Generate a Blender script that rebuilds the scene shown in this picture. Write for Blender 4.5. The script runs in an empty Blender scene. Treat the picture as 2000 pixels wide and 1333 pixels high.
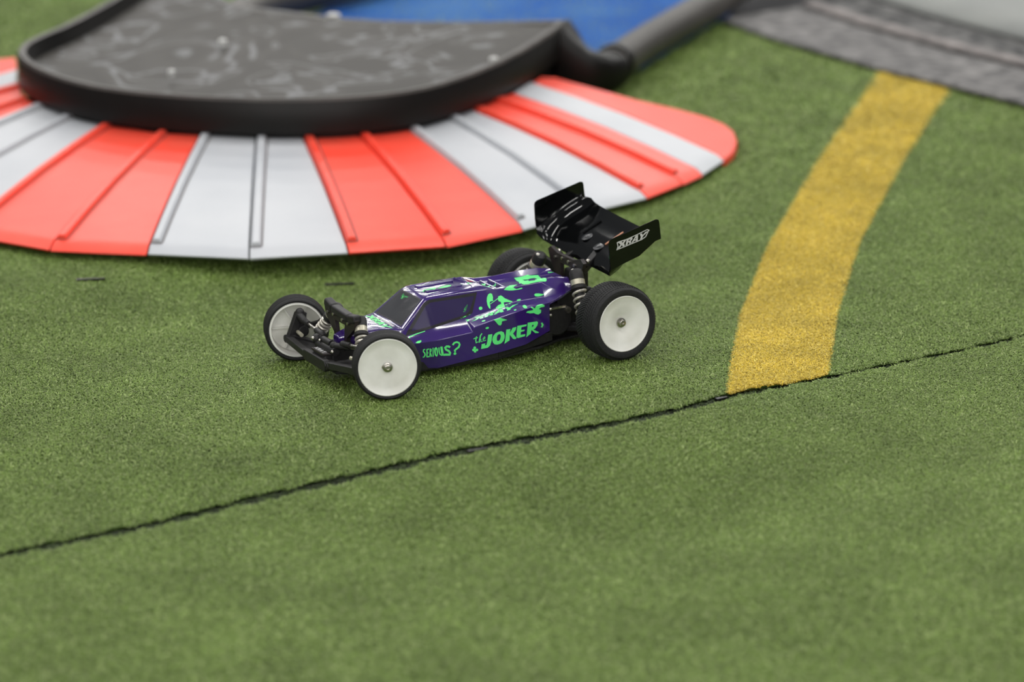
import bpy, bmesh, math, random
import numpy as np
from mathutils import Vector, Matrix
from mathutils.bvhtree import BVHTree
from mathutils.geometry import tessellate_polygon

scene = bpy.context.scene
COL = scene.collection
rng = np.random.default_rng(7)
random.seed(7)

# ------------------------------------------------------------------ camera
ELEV, ROLL, CAMH = 0.31724, -0.01320, 1.16055
cam_d = bpy.data.cameras.new('camera'); cam = bpy.data.objects.new('camera', cam_d); COL.objects.link(cam)
F = Vector((0, math.cos(ELEV), -math.sin(ELEV))); R0 = Vector((1, 0, 0)); U0 = R0.cross(F)
Rr = R0 * math.cos(ROLL) + U0 * math.sin(ROLL); Ur = -R0 * math.sin(ROLL) + U0 * math.cos(ROLL)
cam.matrix_world = Matrix(((Rr.x, Ur.x, -F.x, 0), (Rr.y, Ur.y, -F.y, 0), (Rr.z, Ur.z, -F.z, CAMH), (0, 0, 0, 1)))
cam_d.sensor_width = 36; cam_d.lens = 6524.36 / 2000 * 36
cam_d.clip_start = 0.05; cam_d.clip_end = 200
cam_d.dof.use_dof = True; cam_d.dof.focus_distance = 3.60; cam_d.dof.aperture_fstop = 3.2
scene.camera = cam

# ------------------------------------------------------------------ light
scene.view_settings.view_transform = 'Standard'
scene.view_settings.look = 'None'
scene.view_settings.gamma = 1
scene.view_settings.exposure = -0.10
scene.view_settings.use_curve_mapping = False
world = bpy.data.worlds.new('hall_ambient'); scene.world = world; world.use_nodes = True
wn = world.node_tree.nodes['Background']
wn.inputs['Color'].default_value = (0.93, 0.97, 1.0, 1); wn.inputs['Strength'].default_value = 0.16

def area(name, loc, size, energy, rot=(0, 0, 0), col=(1, 0.985, 0.95)):
    l = bpy.data.lights.new(name, 'AREA'); l.shape = 'RECTANGLE'; l.size, l.size_y = size
    l.energy = energy; l.color = col
    o = bpy.data.objects.new(name, l); COL.objects.link(o); o.location = loc; o.rotation_euler = rot
    return o
# ceiling strip lights across the hall; strong rearmost rows added as wheel-face fill
for y, e in ((-16, 190), (-12.5, 170), (-9, 130), (-5.5, 70), (-1.2, 44), (2.7, 44), (5.9, 70), (10.2, 66), (13.2, 66), (16.2, 66), (19.5, 66), (23, 66), (26.5, 66)):
    for x in ((-6.5, -3.2, 0.1, 3.4, 6.7) if y < 10 else (-4.8, -1.6, 1.6, 4.8, 8.0)):
        area('ceiling_and_fill_strip', (x, y, 4.6), (1.7, 0.22), e)

# ------------------------------------------------------------------ helpers
def link(o, parent=None, mtx=None):
    COL.objects.link(o)
    if parent is not None: o.parent = parent
    if mtx is not None: o.matrix_local = mtx
    return o
def tag(o, label=None, cat=None, group=None, kind=None):
    for k, v in (('label', label), ('category', cat), ('group', group), ('kind', kind)):
        if v: o[k] = v
    return o
def empty(name, mtx=None, loc=None):
    o = bpy.data.objects.new(name, None); COL.objects.link(o); o.empty_display_size = 0.05
    if mtx is not None: o.matrix_world = mtx
    if loc is not None: o.location = loc
    return o
def mobj(name, verts, faces, mats, parent=None, smooth=False, fmat=None, bevel=0, seg=2, angle=35):
    me = bpy.data.meshes.new(name)
    me.from_pydata([tuple(v) for v in verts], [], faces)
    if not isinstance(mats, (list, tuple)): mats = [mats]
    for m in mats: me.materials.append(m)
    if fmat: me.polygons.foreach_set('material_index', fmat)
    me.polygons.foreach_set('use_smooth', [bool(smooth)] * len(me.polygons))
    me.update(); me.validate()
    if smooth: me.set_sharp_from_angle(angle=math.radians(angle))
    o = link(bpy.data.objects.new(name, me), parent)
    if bevel:
        b = o.modifiers.new('bevel', 'BEVEL'); b.width = bevel; b.segments = seg; b.limit_method = 'ANGLE'; b.angle_limit = math.radians(28)
        b.harden_normals = bool(smooth)
    return o
class MB:
    """collects shapes, then links them as one mesh object"""
    def __init__(s): s.v = []; s.f = []; s.m = []
    def add(s, verts, faces, mi=0):
        n = len(s.v); s.v += [tuple(v) for v in verts]; s.f += [tuple(i + n for i in f) for f in faces]; s.m += [mi] * len(faces); return s
    def box(s, c, d, rot=None, mi=0, taper=1.0):
        c = Vector(c); h = Vector(d) / 2; vs = []
        for z in (-1, 1):
            k = taper if z > 0 else 1
            for x, y in ((-1, -1), (1, -1), (1, 1), (-1, 1)):
                p = Vector((x * h.x * k, y * h.y * k, z * h.z))
                if rot is not None: p = rot @ p
                vs.append(c + p)
        return s.add(vs, [(3, 2, 1, 0), (4, 5, 6, 7), (0, 1, 5, 4), (1, 2, 6, 5), (2, 3, 7, 6), (3, 0, 4, 7)], mi)
    def bar(s, a, b, w, h, up=(0, 0, 1), mi=0, w2=None, h2=None):
        a, b = Vector(a), Vector(b); d = (b - a).normalized(); u = Vector(up); sd = d.cross(u).normalized(); u = sd.cross(d)
        w2 = w2 or w; h2 = h2 or h; vs = []
        for p, ww, hh in ((a, w, h), (b, w2, h2)):
            for x, y in ((-1, -1), (1, -1), (1, 1), (-1, 1)): vs.append(p + sd * x * ww / 2 + u * y * hh / 2)
        return s.add(vs, [(0, 1, 2, 3), (7, 6, 5, 4), (0, 4, 5, 1), (1, 5, 6, 2), (2, 6, 7, 3), (3, 7, 4, 0)], mi)
    def lathe(s, a, b, prof, n=24, mi=0, caps=True):
        """prof = [(t along a-b in metres, radius)]"""
        a, b = Vector(a), Vector(b); d = (b - a).normalized()
        u = d.orthogonal().normalized(); w = d.cross(u); vs = []
        for t, r in prof:
            for k in range(n):
                an = 2 * math.pi * k / n
                vs.append(a + d * t + (u * math.cos(an) + w * math.sin(an)) * r)
        fs = []
        for j in range(len(prof) - 1):
            for k in range(n):
                k2 = (k + 1) % n
                fs.append((j * n + k, j * n + k2, (j + 1) * n + k2, (j + 1) * n + k))
        if caps:
            fs.append(tuple(range(n - 1, -1, -1))); fs.append(tuple((len(prof) - 1) * n + k for k in range(n)))
        return s.add(vs, fs, mi)
    def cyl(s, a, b, r, r2=None, n=20, mi=0):
        L = (Vector(b) - Vector(a)).length
        return s.lathe(a, b, [(0, r), (L, r2 if r2 is not None else r)], n, mi)
    def ball(s, c, r, n=14, mi=0):
        c = Vector(c); p = [(r - r * math.cos(math.pi * j / n), max(1e-6, r * math.sin(math.pi * j / n))) for j in range(n + 1)]
        return s.lathe(c - Vector((0, 0, r)), c, p, n * 2, mi, caps=False)
    def tube(s, pts, r, n=12, mi=0, caps=True):
        pts = [Vector(p) for p in pts]; vs = []; fs = []; u = None
        rr = r if isinstance(r, (list, tuple)) else [r] * len(pts)
        for i, p in enumerate(pts):
            d = (pts[min(i + 1, len(pts) - 1)] - pts[max(i - 1, 0)]).normalized()
            u = d.orthogonal().normalized() if u is None else (u - d * u.dot(d)).normalized()
            w = d.cross(u)
            for k in range(n):
                an = 2 * math.pi * k / n
                vs.append(p + (u * math.cos(an) + w * math.sin(an)) * rr[i])
        for j in range(len(pts) - 1):
            for k in range(n):
                k2 = (k + 1) % n; fs.append((j * n + k, j * n + k2, (j + 1) * n + k2, (j + 1) * n + k))
        if caps: fs.append(tuple(range(n - 1, -1, -1))); fs.append(tuple((len(pts) - 1) * n + k for k in range(n)))
        return s.add(vs, fs, mi)
    def prism(s, poly, axis, a, b, mi=0):
        """poly = 2D points, extruded along axis from a to b (other two axes in order)"""
        n = len(poly); vs = []
        for t in (a, b):
            for p in poly:
                q = list(p); q.insert(axis, t); vs.append(q)
        fs = [tuple(range(n - 1, -1, -1)), tuple(range(n, 2 * n))] + [(i, (i + 1) % n, (i + 1) % n + n, i + n) for i in range(n)]
        return s.add(vs, fs, mi)
    def build(s, name, mats, parent=None, smooth=False, bevel=0, seg=2, angle=35):
        return mobj(name, s.v, s.f, mats, parent, smooth, s.m, bevel, seg, angle)

def mat(name, col, rough=0.5, metal=0.0, coat=0.0, spec=0.5, noise=None, bump=None, coat_rough=0.03):
    """noise = (scale, colour2, amount, detail); bump = (scale, strength, distance)"""
    m = bpy.data.materials.new(name); m.use_nodes = True; nt = m.node_tree; b = nt.nodes['Principled BSDF']
    b.inputs['Base Color'].default_value = (*col, 1); b.inputs['Roughness'].default_value = rough; b.inputs['Metallic'].default_value = metal
    b.inputs['Coat Weight'].default_value = coat; b.inputs['Coat Roughness'].default_value = coat_rough; b.inputs['Specular IOR Level'].default_value = spec
    tc = nt.nodes.new('ShaderNodeTexCoord')
    n = nt.nodes.new('ShaderNodeTexNoise')
    nsc, c2, amt, det = noise if noise else (60, tuple(c * 0.85 for c in col), 0.5, 3)
    n.inputs['Scale'].default_value = nsc; n.inputs['Detail'].default_value = det
    nt.links.new(tc.outputs['Object'], n.inputs['Vector'])
    r = nt.nodes.new('ShaderNodeValToRGB'); r.color_ramp.elements[0].position = 0.38; r.color_ramp.elements[1].position = 0.68
    r.color_ramp.elements[0].color = (*col, 1)
    r.color_ramp.elements[1].color = (*[a * (1 - amt) + c * amt for a, c in zip(col, c2)], 1)
    nt.links.new(n.outputs['Fac'], r.inputs['Fac']); nt.links.new(r.outputs['Color'], b.inputs['Base Color'])
    if bump:
        bn = nt.nodes.new('ShaderNodeTexNoise'); bn.inputs['Scale'].default_value = bump[0]; bn.inputs['Detail'].default_value = 4
        nt.links.new(tc.outputs['Object'], bn.inputs['Vector'])
        bp = nt.nodes.new('ShaderNodeBump'); bp.inputs['Strength'].default_value = bump[1]; bp.inputs['Distance'].default_value = bump[2]
        nt.links.new(bn.outputs['Fac'], bp.inputs['Height']); nt.links.new(bp.outputs['Normal'], b.inputs['Normal'])
    return m
def lin(r, g, b): return tuple((c / 255 / 12.92) if c / 255 <= 0.04045 else ((c / 255 + 0.055) / 1.055) ** 2.4 for c in (r, g, b))
# ------------------------------------------------------------------ ground shape
def sst(t): t = np.clip(t, 0, 1); return t * t * (3 - 2 * t)
def ground(x, y):
    """gentle hump of the turf under the car plus a faint ripple"""
    r = np.hypot(x + .0587, y - 3.481)
    return (.02787 * (x - .06486) - .0694 * (y - 3.54715)) * (1 - sst((r - .2) / .4))
SEAM = [(-1.4, 2.42), (-0.85, 2.72), (-0.4825, 2.916), (-0.3728, 2.9765), (-0.2587, 3.0383), (-0.1399, 3.0911), (-0.0377, 3.1428), (0.0506, 3.1809), (0.1166, 3.2166), (0.1845, 3.2617), (0.2245, 3.2994), (0.3344, 3.3744), (0.4102, 3.4307), (0.4813, 3.4784), (0.5703, 3.5359), (0.9, 3.76), (1.5, 4.15)]
YL = [(0.2268, 3.3185), (0.2368, 3.4111), (0.2627, 3.6304), (0.301, 3.8373), (0.3199, 3.922), (0.4033, 4.2556), (0.4823, 4.5427), (0.5388, 4.7463), (0.56, 4.82)]
YR = [(0.3372, 3.3900), (0.3412, 3.4182), (0.3693, 3.6219), (0.4086, 3.8263), (0.4264, 3.9166), (0.512, 4.2501), (0.5927, 4.5368), (0.6237, 4.6393), (0.66, 4.76)]
GREY = [(-0.05, 5.8), (0.22, 5.32), (0.3386, 5.1008), (0.4096, 4.9702), (0.54, 4.7775), (0.6251, 4.6726), (0.7228, 4.5535), (0.95, 4.30), (1.5, 3.75)]
GREY_S = [(.332, 5.112)] + GREY[2:]
def interp(poly, t, by):  # value of the other coordinate along a poly-line
    p = np.array(sorted(poly, key=lambda q: q[by])); return np.interp(t, p[:, by], p[:, 1 - by])

def vcol_mat(name, rough=0.75, noise=None):
    """fibre material: colour from the 'tint' attribute, soft variation by place"""
    m = bpy.data.materials.new(name); m.use_nodes = True; nt = m.node_tree; b = nt.nodes['Principled BSDF']
    at = nt.nodes.new('ShaderNodeAttribute'); at.attribute_name = 'tint'
    tc = nt.nodes.new('ShaderNodeTexCoord'); n = nt.nodes.new('ShaderNodeTexNoise'); n.inputs['Scale'].default_value = 9; n.inputs['Detail'].default_value = 5; n.inputs['Roughness'].default_value = .6
    nt.links.new(tc.outputs['Object'], n.inputs['Vector'])
    mr = nt.nodes.new('ShaderNodeMapRange'); mr.inputs['From Min'].default_value = .3; mr.inputs['From Max'].default_value = .7; mr.inputs['To Min'].default_value = .8; mr.inputs['To Max'].default_value = 1.15
    nt.links.new(n.outputs['Fac'], mr.inputs['Value'])
    mx = nt.nodes.new('ShaderNodeVectorMath'); mx.operation = 'SCALE'
    nt.links.new(at.outputs['Color'], mx.inputs[0]); nt.links.new(mr.outputs['Result'], mx.inputs['Scale'])
    nt.links.new(mx.outputs['Vector'], b.inputs['Base Color'])
    b.inputs['Roughness'].default_value = rough; b.inputs['Specular IOR Level'].default_value = .2
    return m
M_BLADE = vcol_mat('turf_fibre', .55)
M_TURF = mat('turf_backing', lin(52, 72, 28), .95, noise=(700, lin(72, 94, 42), 1, 4), spec=.1)
M_TURFY = mat('yellow_turf_backing', lin(150, 120, 36), .95, noise=(700, lin(176, 142, 50), 1, 4), spec=.1)
M_UNDER = mat('concrete_slab', lin(30, 30, 32), .9, noise=(300, lin(56, 55, 59), 1, 4))

def sheet(name, xs, ys, inside, z0, m, parent=None):
    """grid sheet following the ground; inside(x, y) keeps a cell"""
    X, Y = np.meshgrid(xs, ys); Z = ground(X, Y) + z0
    n = len(xs); vs = np.stack([X.ravel(), Y.ravel(), Z.ravel()], 1); fs = []
    cx = (X[:-1, :-1] + X[1:, 1:]) / 2; cy = (Y[:-1, :-1] + Y[1:, 1:]) / 2; k = inside(cx, cy)
    for j, i in zip(*np.nonzero(k)): fs.append((j * n + i, j * n + i + 1, (j + 1) * n + i + 1, (j + 1) * n + i))
    return mobj(name, vs, fs, m, parent, smooth=True)
def band(name, A, B, z0, m, parent=None, n=60, thick=0.003, k=14):
    """ribbon between two poly-lines with the same number of points, following the ground"""
    def res(P):
        P = np.array(P); s = np.r_[0, np.cumsum(np.hypot(*np.diff(P, axis=0).T))]; t = np.linspace(0, s[-1], n)
        return np.stack([np.interp(t, s, P[:, 0]), np.interp(t, s, P[:, 1])], 1)
    A, B = res(A), res(B); vs = []; fs = []
    for i in range(n):
        for j in range(k + 1):
            p = A[i] * (1 - j / k) + B[i] * j / k; vs.append((p[0], p[1], float(ground(p[0], p[1])) + z0))
    w = k + 1
    for i in range(n - 1):
        for j in range(k): fs.append((i * w + j, i * w + j + 1, (i + 1) * w + j + 1, (i + 1) * w + j))
    o = mobj(name, vs, fs, m, parent, smooth=True)
    o.modifiers.new('thick', 'SOLIDIFY').thickness = thick; o.modifiers['thick'].offset = -1
    return o
def blades(name, n, box, inside, cols, parent, length=(.0030, .0054), width=.00074, z0=-.004, dens=None, seed=1):
    """curly fibres as tapering bent strips, one mesh"""
    r = np.random.default_rng(seed)
    x = r.uniform(box[0], box[1], n); y = r.uniform(box[2], box[3], n)
    k = inside(x, y)
    sc = 1 + 1.1 * sst((np.abs(y - 3.45) - .35) / 1.0)      # coarser, sparser fibres away from the car
    k &= r.random(n) < 1 / sc ** 2; sc = sc[k]
    x, y = x[k], y[k]; n = len(x)
    # tufts lean together: direction field plus scatter
    a = 2 * np.pi * r.random(n)
    L = r.uniform(*length, n) * sc; lean = r.uniform(.7, 1.35, n)
    d = np.stack([np.cos(a), np.sin(a)], 1); s = np.stack([-np.sin(a), np.cos(a)], 1)
    w = width * r.uniform(.7, 1.3, n) * sc
    z = ground(x, y) + z0
    def P(t, hz, ww):
        off = d * (L * np.sin(lean) * hz)[:, None]
        h = L * np.cos(lean) * t + L * .12
        c = np.stack([x + off[:, 0], y + off[:, 1], z + h], 1); sv = np.stack([s[:, 0], s[:, 1], np.zeros(n)], 1) * (w * ww)[:, None]
        return c - sv, c + sv
    a0, b0 = P(-.15, 0, .5); a1, b1 = P(.62, .35, .55); a2, b2 = P(.72, 1.0, .3)
    V = np.stack([a0, b0, a1, b1, a2, b2], 1).reshape(-1, 3).astype(np.float32)
    base = (np.arange(n) * 6)[:, None]
    Q = np.concatenate([base + np.array([0, 1, 3, 2]), base + np.array([2, 3, 5, 4])], 1).reshape(-1).astype(np.int32)
    me = bpy.data.meshes.new(name); me.vertices.add(n * 6); me.vertices.foreach_set('co', V.ravel())
    me.loops.add(len(Q)); me.loops.foreach_set('vertex_index', Q)
    nf = n * 2; me.polygons.add(nf); me.polygons.foreach_set('loop_start', np.arange(nf, dtype=np.int32) * 4)
    try: me.polygons.foreach_set('loop_total', np.full(nf, 4, np.int32))
    except Exception: pass
    C = np.array(cols); t = r.random(n)[:, None]; pick = C[0] * (1 - t) + C[1] * t
    hot = r.random(n) < .12; pick[hot] = C[2]; pick = pick * r.uniform(.66, 1.2, n)[:, None]
    at = me.attributes.new('tint', 'FLOAT_COLOR', 'POINT')
    at.data.foreach_set('color', np.repeat(np.c_[pick, np.ones(n)], 6, 0).astype(np.float32).ravel())
    me.update(); me.materials.append(M_BLADE)
    me.polygons.foreach_set('use_smooth', [True] * nf)
    o = link(bpy.data.objects.new(name, me), parent); o['kind'] = 'stuff'
    return o

# floor slab below everything
o = mobj('floor', [(-6, -4, -.030), (6, -4, -.030), (6, 16, -.030), (-6, 16, -.030)], [(0, 1, 2, 3)], M_UNDER); o['kind'] = 'structure'

def seam_y(x): return interp(SEAM, x, 0)
def in_yellow(x, y, e=0.0): return (x > interp(YL, y, 1) - e) & (x < interp(YR, y, 1) + e) & (y > seam_y(x))
def grey_y(x): return interp(GREY, x, 0)
BLUE_X = lambda y: np.interp(y, [4.6, 4.70, 4.82, 4.92, 5.04, 5.17, 5.38, 6.2], [.10, .149, .195, .237, .29, .346, .427, .75])
def wob(x, y): return .0022 * np.sin(x * 210) + .0018 * np.sin(x * 97 + 1) + .0012 * np.sin(x * 433)
SW = .0085
def sw(x): return np.where(np.asarray(x) < .27, .0100, .0058)
near_in = lambda x, y: y < seam_y(x) - sw(x) + wob(x + 3, y)
far_in = lambda x, y: (y > seam_y(x) + sw(x) + wob(x, y)) & (y < grey_y(x)) & ~in_yellow(x, y, -.001) & (y < 5.75)
GREEN = [lin(104, 129, 56), lin(126, 148, 78), lin(164, 180, 118)]
YELL = [lin(198, 170, 46), lin(222, 195, 76), lin(236, 214, 116)]
def dens(x, y): return np.clip(1.15 - np.abs(y - 3.45) * .42, .38, 1)

t = empty('artificial_turf', loc=(0, 2.9, 0)); tag(t, 'plain green artificial turf sheet nearest the viewer, before the dark seam, with nothing on it', 'artificial turf')
g1 = np.linspace(-1.25, 1.25, 130)
def strip_rows(name, lo, hi, m, parent, z0, xs, rows):
    vs = []; fs = []; k = len(rows)
    for x in xs:
        a, b = float(lo(x)), float(hi(x))
        for r_ in rows: yy = a + (b - a) * r_; vs.append((x, yy, float(ground(x, yy)) + z0))
    for i in range(len(xs) - 1):
        for j in range(k - 1): fs.append((i * k + j, (i + 1) * k + j, (i + 1) * k + j + 1, i * k + j + 1))
    o = mobj(name, vs, fs, m, parent, smooth=True); s = o.modifiers.new('thick', 'SOLIDIFY'); s.thickness = .002; s.offset = -1
    return o
def unparented_offset(o, parent):  # keep world coordinates while parented to a moved empty
    o.matrix_parent_inverse = Matrix.Translation(-Vector(parent.location)); return o
rows = np.linspace(0, 1, 60)
xs = np.linspace(-1.3, 1.3, 140)
o = strip_rows('turf_backing', lambda x: 1.6, lambda x: seam_y(x) - sw(x) - .0040, M_TURF, t, -.004, xs, rows); unparented_offset(o, t)
o = blades('turf_pile', 1800000, (-.72, .80, 2.5, 3.75), near_in, GREEN, t, dens=dens, seed=2); unparented_offset(o, t)
t2 = empty('artificial_turf', loc=(0, 4, 0)); tag(t2, 'green artificial turf sheet under the car and the kerb, beyond the dark seam', 'artificial turf')
o = strip_rows('turf_backing', lambda x: seam_y(x) + sw(x) + .0060, lambda x: min(grey_y(x), 5.75), M_TURF, t2, -.004, xs, rows); unparented_offset(o, t2)
o = blades('turf_pile', 3500000, (-1.05, .95, 2.75, 5.7), far_in, GREEN, t2, dens=dens, seed=3); unparented_offset(o, t2)
t3 = empty('line_marking', loc=(.38, 3.9, 0)); tag(t3, 'wide yellow curving line of turf running from the dark seam to the grey felt floor', 'line')
o = band('line_backing', YL[:-1] , YR[:-1], -.0036, M_TURFY, t3, n=90); unparented_offset(o, t3)
o = blades('line_pile', 1150000, (.2, .68, 3.27, 4.8), lambda x, y: in_yellow(x, y, .0006) & (y > seam_y(x) + sw(x) + wob(x, y)) & (y < grey_y(x)), YELL, t3, dens=dens, seed=4, z0=-.0035); unparented_offset(o, t3)

# dark frayed fibres and the joining tape inside the seam
o = blades('frayed_edge', 800000, (-.72, .80, 2.5, 3.75), lambda x, y: np.abs(y - seam_y(x) - .002) < sw(x) * .9, [lin(40, 48, 30), lin(66, 82, 46), lin(96, 116, 66)], t2, seed=9, z0=-.0075); unparented_offset(o, t2)
S_ = [p for p in SEAM if -1 < p[0] < 1.2]
o = band('seam_tape', [(x, y - .016) for x, y in S_], [(x, y + .018) for x, y in S_], -.0085, mat('black_tape', lin(24, 25, 22), .7, noise=(260, lin(44, 44, 42), 1, 5)), None, n=120, thick=.001, k=3)
tag(o, 'black joining tape showing in the gap between the two turf sheets', 'tape')

# grey felt strip, its folded edge and the pale floor behind
def felt(name, c1, c2, sc=120): return mat(name, c1, .95, noise=(sc, c2, 1, 5), bump=(90, 1, .004), spec=.1)
M_FELT = felt('grey_felt', lin(96, 95, 95), lin(136, 134, 133), 45); M_FELTD = felt('dark_felt', lin(62, 62, 63), lin(120, 119, 118), 50)
def shift(P, d):  # offset a poly-line along its left normal
    P = np.array(P, float); T = np.gradient(P, axis=0); T /= np.linalg.norm(T, axis=1)[:, None]
    return P + np.stack([-T[:, 1], T[:, 0]], 1) * d
G = np.array(GREY_S)
o = band('grey_carpet', G, shift(G, .150), .003, M_FELT, None, n=70, thick=.005)
tag(o, 'worn grey felt carpet strip that the yellow line runs into, bordering the turf', 'carpet')
o = band('edge_strip', shift(G, .158), shift(G, .180), .006, felt('pink_grey_edge', lin(118, 114, 113), lin(150, 144, 142), 30), None, n=70, thick=.009)
tag(o, 'pale raised edging strip between the two grey carpets', 'edging')
o = band('grey_carpet', shift(G, .184), shift(G, .275), .003, M_FELTD, None, n=70, thick=.006)
tag(o, 'dark ribbed grey carpet strip beyond the pale edging', 'carpet')
o = band('floor_sheet', shift(G, .284), shift(G, 1.9), .005, mat('pale_grey_floor', lin(128, 130, 128), .75, noise=(8, lin(138, 140, 137), 1, 3)), None, n=70, thick=.012)
tag(o, 'smooth pale grey floor sheet beyond the dark ribbed carpet strip', 'floor covering')

# blue carpet of the infield
m = mat('blue_carpet', lin(26, 80, 154), .85, noise=(6, lin(66, 110, 162), .7, 6), bump=(300, .4, .002), spec=.15)
bl = [(-.52, 4.80), (-.25, 4.66), (.10, 4.66), (.15, 4.72), (.20, 4.83), (.24, 4.92), (.295, 5.05), (.35, 5.18), (.37, 5.30), (.30, 6.4), (-.1, 6.4), (-.30, 5.22), (-.42, 5.1)]
n = len(bl); vs = [(x, y, .002) for x, y in bl] + [(x, y, -.004) for x, y in bl]
o = mobj('blue_carpet', vs, [tuple(range(n))] + [(i, i + n, (i + 1) % n + n, (i + 1) % n) for i in range(n)], m)
tag(o, 'scuffed blue carpet enclosed by the black platform and pipe', 'carpet')

# ------------------------------------------------------------------ kerb
M_RED = mat('red_rubber', lin(246, 76, 58), .38, noise=(14, lin(236, 84, 66), 1, 5), spec=.32, bump=(9, .15, .004))
M_WHT = mat('white_rubber', lin(188, 190, 195), .42, noise=(6, lin(178, 181, 187), 1, 4), spec=.3, bump=(9, .15, .004))
KIN = [(-0.6890, 4.5570), (-0.6731, 4.4824), (-0.6465, 4.4407), (-0.5972, 4.3872), (-0.5415, 4.3345), (-0.4663, 4.2792), (-0.4079, 4.2681), (-0.3334, 4.2642), (-0.2726, 4.2611), (-0.2025, 4.2761), (-0.1426, 4.3134), (-0.0853, 4.3516), (-0.0527, 4.3945), (-0.0201, 4.4354), (0.008, 4.4774), (0.0333, 4.5411)]
KOUT = [(-0.985, 4.29), (-0.9243, 4.1711), (-0.8585, 4.1015), (-0.7738, 4.0283), (-0.677, 3.9581), (-0.5597, 3.8861), (-0.4388, 3.8634), (-0.314, 3.8386), (-0.1955, 3.8566), (-0.078, 3.8791), (0.0156, 3.9451), (0.0916, 4.0164), (0.1745, 4.0827), (0.2235, 4.148), (0.2511, 4.1912), (0.2835, 4.2606)]
# index -5 .. 10 -> list index 0 .. 15
ZI, ZO, TH = .050, .013, .007
def kpt(i, s, t=0.0, lift=0.0):
    """i = joint (-5..10), s = 0 inner .. 1 outer edge, t = shift towards joint i+1 in metres"""
    a = Vector(KIN[i + 5]).to_3d(); b = Vector(KOUT[i + 5]).to_3d()
    p = a.lerp(b, s); j = min(i + 6, 15)
    if t:
        q = Vector(KIN[j]).to_3d().lerp(Vector(KOUT[j]).to_3d(), s); dd = (q - p)
        if dd.length < 1e-6: dd = p - Vector(KIN[j - 1 - 0]).to_3d()
        p = p + dd.normalized() * t
    zz = ZI + (ZO - ZI) * s + .006 * math.sin(math.pi * s)
    if s > .965: zz -= (s - .965) / .035 * .004
    p.z = zz + lift; return p
def panel(mb, i, mi):
    SS = [-.012, 0, .25, .5, .75, .93, .965, 1.0]; vs = []; fs = []
    for s in SS: vs += [kpt(i, s, .0008), kpt(i + 1, s, -.0 ) if True else None]
    # pull the second edge back a hair so neighbours keep a joint
    for k in range(0, len(vs), 2): vs[k + 1] = vs[k + 1] + (vs[k] - vs[k + 1]).normalized() * .0008
    n = len(SS)
    low = [Vector((v.x, v.y, max(v.z - TH, .0005))) for v in vs]
    low[-1].z = low[-2].z = .0055
    allv = vs + low; m_ = 2 * n
    for k in range(n - 1):
        a, b, c, d = 2 * k, 2 * k + 1, 2 * k + 3, 2 * k + 2
        fs += [(a, d, c, b), (a + m_, b + m_, c + m_, d + m_), (a, a + m_, d + m_, d), (b, c, c + m_, b + m_)]
    fs += [(0, 1, 1 + m_, m_), (2 * n - 2, 4 * n - 2, 4 * n - 1, 2 * n - 1)]
    mb.add(allv, fs, mi)
M_GRIME = mat('grime', lin(96, 84, 82), .8)
def rib(mb, i, t0, w, mi, s1=.945, h=.0065):
    SS = [-.012, 0, .25, .5, .75, s1]; vs = []
    for s in SS:
        for tt, l in ((t0 - w / 2, .0), (t0 - w * .3, h), (t0 + w * .3, h), (t0 + w / 2, .0)):
            vs.append(kpt(i, s, tt if abs(tt) > 1e-9 else 1e-6, l - .0005))
    fs = []
    for k in range(len(SS) - 1):
        for j in range(3): a = k * 4 + j; fs.append((a, a + 4, a + 5, a + 1))
    fs += [(0, 1, 2, 3), tuple((len(SS) - 1) * 4 + j for j in (3, 2, 1, 0))]
    mb.add(vs, fs, mi)
    for sd in (-1, 1):   # dirt caught in the corner beside the rib
        if t0 + sd * w / 2 < .0012: continue
        vs = []
        for s in SS: vs += [kpt(i, s, t0 + sd * (w / 2 - .0004), .0005), kpt(i, s, t0 + sd * (w / 2 + .0011), .0005)]
        mb.add(vs, [(2 * k, 2 * k + 1, 2 * k + 3, 2 * k + 2) if sd > 0 else (2 * k, 2 * k + 2, 2 * k + 3, 2 * k + 1) for k in range(len(SS) - 1)], 1)
    if h > 0: mb.add([kpt(i, s1 + .001, t0 - w / 2, .0006), kpt(i, s1 + .006, t0 - w / 2, .0006), kpt(i, s1 + .006, t0 + w / 2, .0006), kpt(i, s1 + .001, t0 + w / 2, .0006)], [(0, 1, 2, 3)], 1)
PC = {-5: 'r', -4: 'r', -3: 'w', -2: 'w', -1: 'r', 0: 'r', 1: 'w', 2: 'w', 3: 'r', 4: 'r', 5: 'w', 6: 'w', 7: 'r', 8: 'r', 9: 'w'}
def kerb_piece(panels, label, extra=None):
    c = kpt(panels[0], .5); c.z = 0
    r = empty('kerb_piece', loc=c); tag(r, label, 'kerb', 'kerb pieces around the black platform', kind='thing')
    for i in panels:
        mb = MB(); panel(mb, i, 0)
        joint = i % 2 == 0
        rib(mb, i, .008, .014, 0)
        o = mb.build('red_panel' if PC[i] == 'r' else 'white_panel', [M_RED if PC[i] == 'r' else M_WHT, M_GRIME], r, bevel=.0018, seg=2, smooth=True)
        o['label'] = 'red ribbed panel' if PC[i] == 'r' else 'white ribbed panel'
        unparented_offset(o, r)
    return r
kerb_piece([-4, -3], 'kerb piece by the platform side, next to the left end piece')
kerb_piece([-2, -1], 'kerb piece with white half and red half, third from the left end')
kerb_piece([0, 1], 'red and white kerb piece in front of the platform, left of the middle one')
kerb_piece([2, 3], 'white and red kerb piece at the middle of the platform front')
kerb_piece([4, 5], 'red and white kerb piece running down behind the car wing')
kerb_piece([6, 7], 'white and red kerb piece just right of the car wing')
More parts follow.
